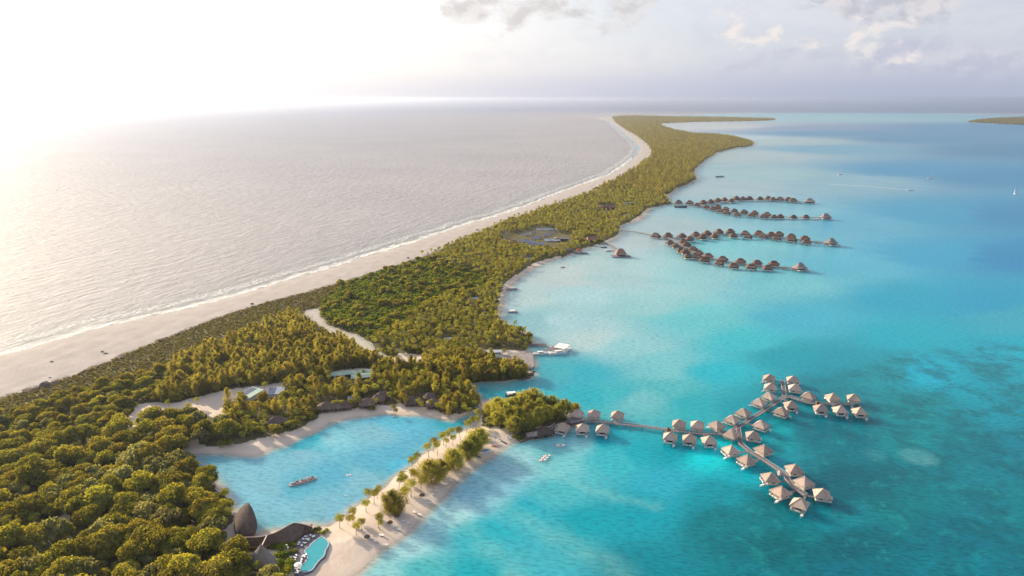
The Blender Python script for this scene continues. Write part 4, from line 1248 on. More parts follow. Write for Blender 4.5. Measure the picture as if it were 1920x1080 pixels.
ZJ = 2.12
J_MAIN = gps([(1068, 786), (1085, 789), (1110, 790), (1145, 793), (1175, 796), (1205, 799.5), (1244, 805), (1268, 808), (1310, 813), (1354, 813.5), (1372, 808), (1384, 802)], ZJ)
J_NE = gps([(1384, 802), (1404, 788), (1425, 775), (1446, 761), (1469, 746), (1470.5, 738), (1466.5, 713)], ZJ)
J_E = gps([(1469, 746), (1481, 744), (1499, 750.5), (1515, 755), (1541, 757), (1568, 757.5), (1601, 758.5)], ZJ)
J_S = gps([(1384, 802), (1388, 832), (1407, 848), (1437, 866), (1467, 886), (1486, 913), (1511, 929)], ZJ)
boardwalk("boardwalk", [J_MAIN, J_NE, J_E, J_S], 3.0, ZJ, "long grey plank boardwalk forking between the near overwater bungalows")
WALK = J_MAIN
B1 = [(1081, 773, "bungalow half behind the headland trees, lagoonward of the first boardwalk steps", J_MAIN), (1114, 773.5, "bungalow on the far side of the boardwalk, next after the one by the headland trees", J_MAIN),
      (1158, 775.5, "lone pale-edged bungalow on the far side before the long empty stretch of boardwalk", J_MAIN), (1055, 799, "bungalow at the rocky shore with a sloping ramp to the thatched lounge", J_MAIN),
      (1092, 800, "middle one of the three bungalows on the near side beside the headland", J_MAIN), (1130, 801.5, "near-side bungalow just before the long empty stretch of boardwalk", J_MAIN),
      (1273.5, 792, "first far-side bungalow after the long empty stretch of boardwalk", J_MAIN), (1308, 794, "far-side bungalow midway between the empty stretch and the fork", J_MAIN), (1344.6, 794.5, "last far-side bungalow on the straight boardwalk before the fork", J_MAIN),
      (1257, 816, "first near-side bungalow after the long empty stretch of boardwalk", J_MAIN), (1293, 820, "near-side bungalow midway between the empty stretch and the fork", J_MAIN), (1330, 823, "last near-side bungalow before the fork pavilion", J_MAIN),
      (1373, 784, "bungalow inside the upper angle right above the fork pavilion", J_NE), (1394, 771, "second bungalow up the north-east branch on its left side", J_NE), (1424, 752, "third bungalow up the north-east branch on its left side", J_NE),
      (1442, 740.5, "fourth bungalow up the north-east branch, touching the one below it", J_NE), (1445, 723, "left bungalow just below the tip of the upward spur", J_NE), (1443, 706.5, "topmost left bungalow at the tip of the upward spur", J_NE),
      (1486.5, 709.5, "topmost right bungalow at the tip of the upward spur", J_NE), (1490, 725, "right bungalow just below the tip of the upward spur", J_NE), (1427, 794, "bungalow inside the right angle of the fork, lower of the pair above it", J_NE),
      (1465, 769, "bungalow on the right of the north-east branch below the spur junction", J_NE), (1483.5, 757, "bungalow directly beneath the spur junction", J_E), (1516, 740, "first bungalow above the eastern branch", J_E),
      (1562, 742.5, "middle bungalow above the eastern branch", J_E), (1601, 744, "last bungalow above the eastern branch end", J_E), (1539, 763.5, "first bungalow below the eastern branch", J_E), (1576, 766, "dark-fronted middle bungalow below the eastern branch", J_E),
      (1612.5, 769, "bungalow at the right-hand end of the eastern branch", J_E), (1412, 814, "bungalow right of the fork pavilion on a short level gangway", J_S), (1371, 841, "bungalow below the fork pavilion on the left", J_S),
      (1400.6, 859, "second bungalow down the southern branch on its left side", J_S), (1432, 840, "first bungalow on the right side of the southern branch", J_S), (1445, 892.5, "third bungalow down the southern branch on its left side", J_S),
      (1490, 877, "second bungalow on the right side of the southern branch", J_S), (1508, 900.5, "third bungalow on the right side of the southern branch", J_S), (1464.6, 918.5, "fourth bungalow down the southern branch on its left side", J_S),
      (1500, 941, "nearest bungalow to the camera at the foot of the southern branch", J_S), (1542, 923, "bungalow at the far right end of the southern branch", J_S)]
for u, v, lb, ln in B1:
    bungalow(u, v, lb, ln)

# the fork pavilion and the small gate huts on the boardwalk
def pavilion(u, v, w, zroof, label, name="boardwalk_pavilion", mat='thatch', h=4.6, ang=0.78, walls='cream'):
    x, y = gp(u, v, zroof)
    root = empty(name, (x, y, 0), ang)
    tag(root, label, "pavilion")
    mb = MB(); hip_roof(mb, w, w, zroof - h * 0.42, zroof + h * 0.6, 0.2, 1.0); mb.build("roof", M[mat], root)
    mb = MB(); mb.box((0, 0, 2.30), (w * 0.86, w * 0.86, 0.24)).build("deck", M['rail'], root)
    hw = w * 0.38
    mb = MB()
    mb.box((0, hw, (2.54 + zroof - h * 0.42) / 2), (hw * 2, 0.14, zroof - h * 0.42 - 2.6)).box((0, -hw, 3.0), (hw * 2, 0.14, 0.9)).box((-hw, 0, 3.0), (0.14, hw * 2 - .2, 0.9)).box((hw, 0, 3.0), (0.14, hw * 2 - .2, 0.9))
    mb.build("wall", M[walls], root)
    for sx in (-1, 1):
        for sy in (-1, 1):
            mb = MB(); mb.tube([(sx * hw * 1.05, sy * hw * 1.05, -2.2), (sx * hw * 1.05, sy * hw * 1.05, zroof - h * 0.42)], 0.17, 7); mb.build("post", M['post'], root)
    return root
pavilion(1371, 811, 9.0, 6.2, "square pavilion with open sides at the fork of the near boardwalk", h=5.2, ang=math.radians(48))
pavilion(1253, 803, 3.2, 5.2, "tiny dark hut on the boardwalk where the empty stretch ends", "boardwalk_hut", 'thatch_dark', 1.6, 0.1, 'brownwall')
pavilion(1462, 884, 2.6, 4.6, "small shelter on the southern boardwalk branch", "boardwalk_hut", 'rail', 1.0, 0.5, 'white')
pavilion(1533, 753, 2.6, 4.6, "small shelter on the eastern boardwalk branch", "boardwalk_hut", 'thatch_dark', 1.0, 0.1, 'brownwall')

# ------------------------------------------------------------------ far villas
def villa_meshes(grand):
    m = {}
    s = 1.32 if grand else 1.0
    mb = MB(); hip_roof(mb, 16.8 * s, 13.0 * s, 5.2, 8.7 * (1.08 if grand else 1), 7.5 * s, 1.0, corner=3.0 * s)
    m['roof'] = mb.mesh("roof", M['thatch_grey' if grand else 'thatch_dark'])
    mb = MB(); hip_roof(mb, 9.5 * s, 5.0 * s, 7.9 if not grand else 8.6, 10.3 if not grand else 12.6, 5.0 * s, 1.0); m['upper_roof'] = mb.mesh("upper_roof", M['thatch_dark' if not grand else 'thatch_grey'])
    mb = MB()
    mb.box((0, 0.6 * s, 3.8), (12.2 * s, 7.6 * s, 2.5)); m['wall'] = mb.mesh("wall", M['brownwall'])
    mb = MB(); mb.box((-2.6 * s, -3.22 * s, 3.7), (3.4 * s, 0.1, 1.9)); m['window'] = mb.mesh("window", M['glass'])
    mb = MB(); mb.box((2.6 * s, -3.22 * s, 3.7), (3.4 * s, 0.1, 1.9)); m['window2'] = mb.mesh("window", M['glass'])
    mb = MB(); mb.box((0, -1.0 * s, 2.36), (15.2 * s, 12.4 * s, 0.28)); m['deck'] = mb.mesh("deck", M['deck'])
    mb = MB(); mb.box((0, -7.0 * s, 2.95), (13.5 * s, 0.12, 0.8)).box((-7.2 * s, -4.8 * s, 2.95), (0.12, 4.2 * s, 0.8)); m['railing'] = mb.mesh("railing", M['white'])
    mb = MB(); mb.box((4.4 * s, -8.4 * s, 0.9), (4.2 * s, 2.4 * s, 0.22)).bar((4.4 * s, -7.0 * s, 2.3), (4.4 * s, -8.4 * s, 1.0), 1.2, 0.12); m['steps'] = mb.mesh("steps", M['rail'])
    mb = MB(); mb.tube([(0, 0, -2.2), (0, 0, 2.24)], 0.24, 6); m['stilt'] = mb.mesh("stilt", M['post'])
    return m
VM = [villa_meshes(False), villa_meshes(True)]
JZ = 3.0
A_px = [(1254, 381), (1290, 382), (1310, 383.5), (1340, 381), (1365, 378.5), (1390, 375.5), (1420, 374), (1460, 375), (1500, 378), (1518, 380)]
B_px = [(1310, 383.5), (1325, 388.5), (1345, 393), (1365, 397), (1390, 401), (1420, 404), (1450, 405.8), (1480, 407), (1545, 407.5)]
C_px = [(1164, 431.5), (1190, 434.5), (1222, 440.5), (1250, 445.5), (1272, 446), (1300, 444), (1330, 441), (1360, 438.5), (1395, 439), (1425, 442), (1472, 446.5), (1530, 453), (1550, 455.5)]
D_px = [(1250, 445.5), (1268, 453), (1282, 462), (1294, 470), (1312, 478), (1335, 484.5), (1358, 489.5), (1385, 494), (1415, 497.5), (1450, 499.5), (1490, 502.5)]
FW = {k: gps(p, JZ) for k, p in dict(A=A_px, B=B_px, C=C_px, D=D_px).items()}
boardwalk("boardwalk", [FW['A']], 3.6, JZ, "thin boardwalk along the upper arm of the farther villa loop", None, True, 14, 'deckdark')
boardwalk("boardwalk", [FW['B']], 3.6, JZ, "thin boardwalk along the lower arm of the farther villa loop", None, True, 14, 'deckdark')
boardwalk("boardwalk", [FW['C']], 3.6, JZ, "thin boardwalk from the palm shore along the upper arm of the nearer villa loop", None, True, 11, 'deckdark')
boardwalk("boardwalk", [FW['D']], 3.6, JZ, "thin boardwalk along the lower arm of the nearer villa loop", None, True, 14, 'deckdark')
VIL = {
 'A': [(1272.6, 378.5), (1293.5, 379.5), (1318.7, 379), (1332.6, 377), (1346, 374.6), (1358.6, 373), (1371, 375.5), (1381, 371), (1393, 371.5), (1405.3, 371.6), (1425.6, 371.5), (1441, 370.5), (1450, 372.5), (1463, 372.6), (1479, 372.5), (1488, 375), (1518.7, 376)],
 'B': [(1307, 382.5), (1324.5, 386.5), (1337, 389.5), (1346, 386.5), (1350.5, 393.5), (1361, 389.5), (1363, 397), (1377.3, 393), (1382.6, 400), (1395.6, 395.6), (1415, 397.5), (1409, 401.5), (1438.5, 400.3), (1432, 404), (1451.6, 404.5), (1463.5, 404), (1488, 404.8), (1511.5, 404.8), (1548.4, 405)],
 'C': [(1229.7, 439.5), (1253, 439.5), (1279, 440), (1304.5, 437.5), (1317, 442.7), (1325.8, 435.5), (1292.7, 446), (1340, 440.6), (1348, 432.5), (1369.5, 432.2), (1375.5, 439.5), (1397.4, 434.7), (1402.6, 440.7), (1423, 435.5), (1430.7, 440), (1446.4, 437.6), (1461, 437), (1457, 443.8), (1484, 440.7), (1485.5, 447.2), (1510, 444.6), (1513, 451), (1558.4, 452.5)],
 'D': [(1256, 452.4), (1267, 458.2), (1280.5, 449.5), (1287, 456.3), (1276.3, 466), (1300, 464), (1285.4, 469.5), (1290.5, 477.5), (1310.4, 471.2), (1308.5, 478.5), (1328.4, 477), (1321.5, 484.4), (1355.5, 482.9), (1349, 489.5), (1389, 487), (1376, 495.4), (1420, 489.5), (1409, 497.2), (1451.6, 491.5), (1440, 498.8), (1499.7, 498.5)]}
ARM = {'A': "along the upper arm of the farther loop", 'B': "along the lower arm of the farther loop", 'C': "along the upper arm of the nearer loop", 'D': "along the lower arm of the nearer loop"}
random.seed(5)
for key, lst in VIL.items():
    lst = sorted(lst)
    for i, (u, v) in enumerate(lst):
        grand = i == len(lst) - 1
        x, y = gp(u, v, 7.0)
        d, q = poly_line_nearest(FW[key], (x, y))
        ang = math.atan2(q[1] - y, q[0] - x) - math.pi / 2
        # the ridge stays near the row's own direction
        side = 1 if q[1] > y else -1
        base = 0.0 if side > 0 else math.pi
        ang = base + max(-0.45, min(0.45, (ang - base + math.pi) % (2 * math.pi) - math.pi)) + random.uniform(-0.12, 0.12)
        if key == 'A' and not grand: y += 1.5
        if u < 1300 and key == 'D': ang += 0.6
        root = empty("overwater_villa", (x, y, 0), ang)
        s = random.uniform(0.9, 1.02) if not grand else 1.0
        if key in 'A' and not grand: s *= 1.12
        if key in 'D': s *= 0.93
        root.scale = (s, s, s)
        lb = (f"large two-tiered villa ending the row {ARM[key]}" if grand else f"dark thatched villa, {ordinal(i + 1)} from the island {ARM[key]}")
        tag(root, lb, "villa", "overwater villas of the two far loops")
        ms = VM[1 if grand else 0]
        pr = {k: link_mesh(k, ms[k], root) for k in ('roof', 'wall', 'deck')}
        for k, up in (('upper_roof', 'roof'), ('window', 'wall'), ('railing', 'deck'), ('steps', 'deck')):
            link_mesh(k, ms[k], pr[up])
        link_mesh("window", ms['window2'], pr['wall'])
        g = 1.32 if grand else 1.0
        for sx in (-6.5, 0, 6.5):
            for sy in (-6.0, 3.8):
                st = link_mesh("stilt", ms['stilt'], root); st.location = (sx * g, sy * g, 0)

def stage(u, v, w, d, ang, label):
    x, y = gp(u, v, 1.0)
    root = empty("landing_stage", (x, y, 0), ang)
    tag(root, label, "jetty")
    mb = MB(); mb.box((0, 0, 1.0), (w, d, 0.3)).build("deck", M['rail'], root)
    mb = MB(); mb.box((0, d * 0.30, 2.4), (w * 0.8, 0.3, 0.3)).box((-w * .36, d * .3, 1.7), (.25, .25, 1.2)).box((w * .36, d * .3, 1.7), (.25, .25, 1.2)).build("frame", M['deckdark'], root)
    mb = MB()
    for sx in (-1, 1):
        for sy in (-1, 1): mb.tube([(sx * w * .42, sy * d * .42, -2), (sx * w * .42, sy * d * .42, 0.85)], 0.2, 6)
    mb.build("piles", M['post'], root)
stage(1472, 503.5, 5.5, 11, 0.05, "little landing stage before the large villa of the lower nearer arm")
stage(1535, 454.5, 5, 7, 0.0, "little landing stage before the large villa of the upper nearer arm")
stage(1529.5, 411, 6, 8, 0.2, "little landing stage before the large villa of the lower farther arm")
stage(1500.5, 380.5, 5, 7, 0.0, "little landing stage before the large villa of the upper farther arm")

# ------------------------------------------------------------------ buildings on land
def ground_at(x, y):
    return max(0.4, ground_z(x, y))

def building(name, u, v, w, d, wall_h, roof_h, ang, label, cat, roofm, wallm='cream', ridge=None, corner=0.0, flat=False, zr=None, base=None, group=None):
    zz = wall_h + (0 if base is None else base)
    x, y = gp(u, v, (zr if zr is not None else 2.0 + zz + roof_h * 0.4))
    g = ground_at(x, y) if base is None else base
    root = empty(name, (x, y, g - 0.05), ang)
    tag(root, label, cat, group)
    mb = MB(); mb.box((0, 0, wall_h / 2), (w * 0.84, d * 0.80, wall_h)); mb.build("wall", M[wallm], root)
    mb = MB()
    if flat:
        vs = [(-w / 2, -d / 2, wall_h + 0.1), (w / 2, -d / 2, wall_h + 0.1), (w / 2, d / 2, wall_h + 0.1), (-w / 2, d / 2, wall_h + 0.1), (-w / 2, 0, wall_h + roof_h), (w / 2, 0, wall_h + roof_h)]
        mb.add(vs, [(0, 1, 5, 4), (2, 3, 4, 5), (1, 2, 5), (3, 0, 4), (3, 2, 1, 0)])
    else:
        hip_roof(mb, w, d, wall_h + 0.2, wall_h + roof_h, ridge if ridge is not None else w * 0.35, 0.95, corner=corner)
    mb.build("roof", M[roofm], root)
    mb = MB(); mb.box((0, -d * 0.40 - 0.05, wall_h * 0.45), (w * 0.3, 0.08, wall_h * 0.8)); mb.build("door", M['glass'], root)
    for sx in (-1, 1):
        mb = MB(); mb.box((sx * w * 0.29, -d * 0.40 - 0.05, wall_h * 0.55), (w * 0.14, 0.08, wall_h * 0.4)); mb.build("window", M['glass'], root)
    return root

TB = [(688, 750, 13, 12, "cone-like dark thatched roof left of the bright green round tree"), (647, 754, 12, 11, "dark thatched roof between two bushes near the beach's left part"), (612, 758, 15, 11, "low wide thatched roof at the left end of the beach houses"),
      (629, 756, 13, 11, "thatched roof adjoining the left-end beach house"), (708, 743.5, 12, 9, "thatched roof behind the bright green round tree"), (773, 747, 13, 11, "thatched roof near the middle of the inner lagoon beach"),
      (805, 740.5, 10, 9, "small thatched roof set back by the footbridge side palms"), (814, 751, 13, 12, "dark dome-like thatched roof closest to the pale feathery tree"), (716, 737, 11, 8, "thatched roof partly lost in trees above the round tree"),
      (519, 786, 17, 9, "thatched roof hidden among the palms of the sandy track")]
for u, v, w, d, lb in TB:
    building("thatched_house", u, v, w, d, 2.6, 4.0, 0.1, lb, "house", 'thatch_house', 'brownwall', w * 0.2, 2.2, group="thatched houses behind the inner lagoon beach")

def panel_roof(u, v, w, d, h, ang, split, label, mats=('solar', 'mint')):
    x, y = gp(u, v, 6.0)
    root = empty("service_shed", (x, y, ground_at(x, y) - 0.05), ang)
    tag(root, label, "shed")
    MB().box((0, 0, h / 2), (w * 0.92, d * 0.9, h)).build("wall", M['cream'], root)
    mb = MB(); mb.add([(-w / 2, -d / 2, h), (w / 2, -d / 2, h), (w / 2, d / 2, h + 1.4), (-w / 2, d / 2, h + 1.4), (-w / 2, -d / 2, h + .25), (w / 2, -d / 2, h + .25), (w / 2, d / 2, h + 1.65), (-w / 2, d / 2, h + 1.65)],
                      [(3, 2, 1, 0), (4, 5, 6, 7), (0, 1, 5, 4), (1, 2, 6, 5), (2, 3, 7, 6), (3, 0, 4, 7)])
    mb.build("roof", M[mats[1]], root)
    for k in range(3):
        x0, x1 = -w / 2 + 0.6 + k * split * w / 3, -w / 2 + 0.6 + (k + 1) * split * w / 3 - 0.35
        mb = MB()
        for a, b in ((-0.44, 0.44),):
            za = h + 0.25 + 1.4 * (a + .5) + 0.12; zb = h + 0.25 + 1.4 * (b + .5) + 0.12
            mb.add([(x0, a * d, za), (x1, a * d, za), (x1, b * d, zb), (x0, b * d, zb), (x0, a * d, za - .08), (x1, a * d, za - .08), (x1, b * d, zb - .08), (x0, b * d, zb - .08)],
                   [(0, 1, 2, 3), (7, 6, 5, 4), (0, 4, 5, 1), (1, 5, 6, 2), (2, 6, 7, 3), (3, 7, 4, 0)])
        mb.build("solar_panel", M['solar'], root)
    return root
panel_roof(468.5, 738, 13, 17, 3.4, R(-26), 0.5, "shed whose roof is half blue solar panels and half mint sheeting")
panel_roof(517.5, 734, 13, 11, 3.6, R(6), 0.45, "small grey-blue shed with panels beside the mint shed", ('solar', 'bluegrey'))
for u, v, w, d, ang, lb in [(658, 697.5, 34, 8, 14, "long mint-green roofed building, back half of the pair"), (683, 703, 22, 9, 14, "long mint-green roofed building, front half with the palm before it")]:
    building("long_shed", u, v, w, d, 3.4, 1.5, R(ang), lb, "building", 'mint', 'cream', flat=True)
building("quay_shed", 926.5, 657, 14, 7, 3.2, 1.4, R(6), "white roofed shed standing behind the quay", "shed", 'white', 'greyroof', flat=True)
building("quay_house", 928, 666, 10, 8, 3.6, 2.0, R(8), "green gabled house on the quay beside the palm", "house", 'mint', 'greyroof', flat=True)
building("quay_shed", 915.5, 669, 5, 4, 2.6, 0.8, 0, "tiny grey shed left of the green gabled house", "shed", 'bluegrey', 'greyroof', flat=True)
building("quay_store", 955, 673, 13, 3.5, 2.2, 0.8, R(2), "low red-sided store along the quay basin", "building", 'red', 'red', flat=True)
for u, v, w, d, lb in [(890, 558, 9, 7, "pale roofed hut in the palms by the curved bay beach"), (840, 634, 8, 7, "white roofed hut lost in the palm grove"), (907, 590, 8, 5, "pale hut roof near the shore palms"), (950, 462, 7, 5, "pale hut beside the solar field clearing"),
                       (993, 484, 8, 5, "blue-grey hut roof in the grove above the bay"), (663, 743, 9, 6, "pale flat roof between thatched beach houses"), (1174, 402.5, 10, 7, "bright little hut near the small white beach"), (1178, 380, 18, 7, "teal roofed building near the villa jetty")]:
    building("small_hut", u, v, w, d, 2.8, 1.2, R(8), lb, "hut", 'bluegrey' if 'teal' not in lb else 'mint', 'cream', flat=True)
building("reception_hall", 1139, 386.5, 36, 16, 5, 5, R(-4), "wide dark roofed hall in the trees above the small white beach", "hall", 'thatch_dark', 'brownwall', 18)
building("reception_hall", 1109, 446, 18, 12, 4, 5, R(18), "red-brown gabled boathouse near the curved jetty", "hall", 'redbrown', 'brownwall', 14)
for u, v, w, d, ang, lb in [(951, 449, 14, 6, -5, "red-brown roof at the left edge of the solar field"), (961, 451, 15, 6, -5, "second red-brown roof beside the solar field"), (1053, 446, 26, 13, -4, "wide brown roof at the right of the solar field")]:
    building("works_building", u, v, w, d, 3.5, 2.0, R(ang), lb, "building", 'redbrown' if u < 1000 else 'greyroof', 'greyroof', w * .5)
# the solar field: tilted tables of panels
SF = [(988, 440, 19, 9), (998, 436, 15, 7), (1005, 447, 15, 8), (1012, 444, 15, 7), (1024, 441, 15, 8), (1032, 437.5, 14, 7), (976, 452, 16, 9), (990, 453.5, 15, 9), (1002, 455, 14, 9), (1015, 457.5, 15, 9), (1021, 430.5, 30, 5), (1038, 432.5, 18, 5), (1036, 450.5, 26, 9), (996, 459, 14, 7)]
random.seed(3)
for i, (u, v, w, d) in enumerate(SF):
    x, y = gp(u, v, 4)
    root = empty("solar_array", (x, y, ground_at(x, y)), R(18 if i < 6 else 4))
    nm = {12: "pale grey panel table beside the wide brown roof", 10: "long curved-back panel table at the top of the solar field", 11: "shorter table at the top right of the solar field"}.get(i, f"blue solar table, {ordinal(i + 1)} in the field")
    lbl = {0: "left one of the upper row of blue solar tables", 1: "highest of the upper-left blue solar tables", 2: "middle blue solar table beside the round shrub", 3: "blue solar table right of the round shrub", 4: "blue solar table in the right upper diagonal row",
           5: "rightmost blue solar table of the upper diagonal row", 6: "leftmost blue solar table of the lower row", 7: "second blue solar table of the lower row", 8: "third blue solar table of the lower row", 9: "rightmost blue solar table of the lower row", 13: "blue solar table lowest in the field"}.get(i, nm)
    tag(root, lbl, "solar panels", "solar tables in the clearing")
    mt = 'bluegrey' if i in (10, 12) else 'solar'
    mb = MB(); mb.add([(-w / 2, -d / 2, 1.6), (w / 2, -d / 2, 1.6), (w / 2, d / 2, 3.4), (-w / 2, d / 2, 3.4), (-w / 2, -d / 2, 1.4), (w / 2, -d / 2, 1.4), (w / 2, d / 2, 3.2), (-w / 2, d / 2, 3.2)],
                      [(0, 1, 2, 3), (7, 6, 5, 4), (0, 4, 5, 1), (1, 5, 6, 2), (2, 6, 7, 3), (3, 7, 4, 0)]); mb.build("panel", M[mt], root)
    for sx in (-0.4, 0, 0.4):
        MB().box((sx * w, -d * .3, 0.85), (.3, .3, 1.7)).box((sx * w, d * .3, 1.35), (.3, .3, 2.7)).build("support", M['concrete'], root)
# quay
qp = gps([(905, 668), (940, 660), (978, 661), (999, 662), (1002, 686), (996, 691), (984, 690), (966, 686), (940, 684), (905, 676)], 1.6)
tag(MB().prism(qp, -1.5, 1.6).build("quay", M['concrete']), "pale concrete quay edge beside the boat pier", "quay")
bp = gps([(946, 677), (967, 676), (967, 685), (947, 685)], 1.9)
tag(MB().prism(bp, 0.5, 2.9).build("water_tank", M['bluegrey']), "blue-grey square basin behind the quay", "basin")

# piers by the boats
boardwalk("stone_pier", [gps([(990, 646.5), (1024, 646)], 1.4)], [5.5], 1.4, "short dark stone pier above the boat pier", None, False, 8, 'deckdark')
boardwalk("boat_pier", [gps([(982, 662), (1005, 661.5), (1022, 657.5), (1040, 653.5)], 1.5), gps([(1031, 655), (1054, 649)], 1.5)], [2.6, 11.0], 1.5, "grey pier with moored white boats", None, False, 7)
boardwalk("curved_jetty", [gps([(1129, 452.5), (1138, 455), (1147, 460), (1156, 468), (1162, 474)], 2.2)], [3.6], 2.2, "dark curved jetty leading to the orange-roofed water hut", None, True, 10)
boardwalk("side_jetty", [gps([(1139, 471), (1156, 469.5)], 0.8)], [2.0], 0.8, "thin floating jetty branching to the small white boat", None, False, 10)
boardwalk("footbridge", [gps([(881, 757), (892, 763), (905, 770)], 3.2)], [3.0], 3.2, "small plank footbridge over the channel mouth", None, True, 6)
boardwalk("shore_ramp", [gps([(1029, 806), (1043, 796)], 2.4)], [3.0], 2.4, "plank ramp between the thatched lounge and first bungalow", None, True, 6)
boardwalk("shore_terrace", [gps([(1066, 790), (1090, 785)], 2.9)], [7.5], 2.9, "wide plank terrace where the near boardwalk leaves the headland", None, True, 8)
building("waterside_lounge", 1019, 801, 13, 11, 2.8, 4.2, R(20), "brown conical thatched lounge at the headland's rocky shore", "lounge", 'thatch_hall', 'brownwall', 2.0, 2.4)
building("waterside_lounge", 1005, 808, 14, 6, 2.4, 2.0, R(14), "low thatched wing attached left of the conical lounge", "lounge", 'thatch_grey', 'brownwall', 9.0)
# low stone wall around the headland
wl = gps([(975, 828), (1000, 819), (1018, 816.5), (1040, 811), (1056, 808), (1070, 797.5)], 0.8)
mb = MB()
for a, b in zip(wl[:-1], wl[1:]): mb.bar((a[0], a[1], 0.5), (b[0], b[1], 0.5), 1.6, 1.4)
tag(mb.build("sea_wall", M['rock']), "low rocky sea wall under the thatched lounge", "wall")

# orange-roofed hut on its platform
x, y = gp(1163.5, 477, 3)
root = empty("water_hut", (x, y, 0), R(4)); tag(root, "orange-brown steep hut standing on a wide platform off the bay", "hut")
MB().box((0, -3, 1.3), (28, 13, 0.5)).build("platform", M['deck'], root)
MB().box((0, 0, 3.2), (12.5, 8, 3.2)).build("wall", M['copper'], root)
mb = MB(); hip_roof(mb, 17, 12, 4.9, 12.2, 6, 1.0); mb.build("roof", M['copper'], root)
mb = MB(); hip_roof(mb, 8, 13.5, 4.7, 8.2, 0.5, 1.0); mb.build("porch_roof", M['thatch'], root)
MB().box((0, -4.05, 3.0), (4, .1, 2.2)).build("door", M['glass'], root)
mb = MB()
for sx in (-12, -4, 4, 12):
    for sy in (-8, 2): mb.tube([(sx, sy, -2.2), (sx, sy, 1.05)], 0.3, 6)
mb.build("piles", M['post'], root)
# boat club platform on the bay shore
x, y = gp(1071, 471, 2)
root = empty("boat_club", (x, y, 0), R(-6)); tag(root, "dark dock with a small red-orange roof on the bay shore", "dock")
MB().box((-2, 0, 1.4), (27, 17, 0.5)).box((18, -7, 1.2), (16, 9, 0.45)).build("deck", M['greyroof'], root)
mb = MB(); hip_roof(mb, 9, 8, 4.2, 7.5, 3, 1.0); o = mb.build("roof", M['red'], root); o.location = (12, -3, 0)
MB().box((12, -3, 2.9), (7, 6, 2.6)).build("wall", M['cream'], root)
mb = MB(); hip_roof(mb, 13, 8, 4.0, 6.6, 6, 1.0); o = mb.build("rear_roof", M['greyroof'], root); o.location = (-5, 3, 0)
MB().box((-5, 3, 2.8), (11, 6, 2.4)).build("rear_wall", M['brownwall'], root)

# ------------------------------------------------------------------ the leaf-shaped halls by the terrace
def smooth_loop(pts, n=48):
    P_ = pts + pts[:1]
    out = []
    m = len(pts)
    for i in range(m):
        p0, p1, p2, p3 = (Vector(pts[(i + k) % m]) for k in (-1, 0, 1, 2))
        for s in range(n // m):
            t = s / (n // m)
            out.append(0.5 * ((2 * p1) + (-p0 + p2) * t + (2 * p0 - 5 * p1 + 4 * p2 - p3) * t * t + (-p0 + 3 * p1 - 3 * p2 + p3) * t ** 3))
    return out

def spire_roof(name, base_px, zb, apex_px, za, label, bulge, mat, rimz=None, soft=True):
    base = gps(base_px, zb)
    ax, ay = gp(apex_px[0], apex_px[1], za)
    cx = sum(p[0] for p in base) / len(base); cy = sum(p[1] for p in base) / len(base)
    root = empty(name, (cx, cy, 0)); tag(root, label, "hall")
    lp = smooth_loop([(p[0] - cx, p[1] - cy) for p in base], 60) if soft else [Vector((p[0] - cx, p[1] - cy)) for p in base]
    n = len(lp); NR = 14
    mb = MB(); vs = []
    for i in range(NR + 1):
        t = i / NR
        k = (1 - t) ** bulge[0]
        # the centre line leans towards the point
        cxx = (ax - cx) * t ** bulge[1]; cyy = (ay - cy) * t ** bulge[1]
        zz = zb + (za - zb) * (t ** bulge[2])
        for p in lp:
            vs.append((cxx + p[0] * k, cyy + p[1] * k, zz))
    fs = [(i * n + j, i * n + (j + 1) % n, (i + 1) * n + (j + 1) % n, (i + 1) * n + j) for i in range(NR) for j in range(n)]
    b = len(vs); vs += [(p[0] * 0.97, p[1] * 0.97, zb - 0.5) for p in lp]
    fs += [(b + j, b + (j + 1) % n, (j + 1) % n, j) for j in range(n)] + [tuple(b + j for j in reversed(range(n)))]
    area = sum(lp[i][0] * lp[(i + 1) % n][1] - lp[(i + 1) % n][0] * lp[i][1] for i in range(n))
    if area < 0: fs = [tuple(reversed(f)) for f in fs]
    mb.add(vs, fs); mb.build("roof", M[mat], root, True)
    mb = MB(); mb.prism([(p[0] * 0.82, p[1] * 0.82) for p in lp], -1.0, zb - 0.5); mb.build("wall", M['brownwall'], root)
    return root
S7 = lambda x, y: (430 + x / 7.715, 940 + y / 7.715)
spire_roof("leaf_hall", [S7(250, 130), S7(135, 215), S7(72, 300), S7(66, 380), S7(100, 490), S7(200, 522), S7(310, 512), S7(385, 425), S7(404, 340), S7(385, 280), S7(330, 185)], 3.2, S7(263, 55), 12.5,
           "tall brown leaf-shaped hall roof coming to a point at the inner lagoon's edge", (0.62, 1.0, 0.55), 'thatch_hall')
spire_roof("shell_hall", [S7(330, 800), S7(230, 860), S7(300, 960), S7(420, 1000), S7(560, 1010), S7(690, 985), S7(722, 900), S7(690, 820), S7(600, 760), S7(450, 745)], 3.0, S7(455, 600), 13.5,
           "grey shell-shaped pointed roof with a copper-lit left side behind the bottom palms", (1.25, 0.9, 1.0), 'thatch_grey')
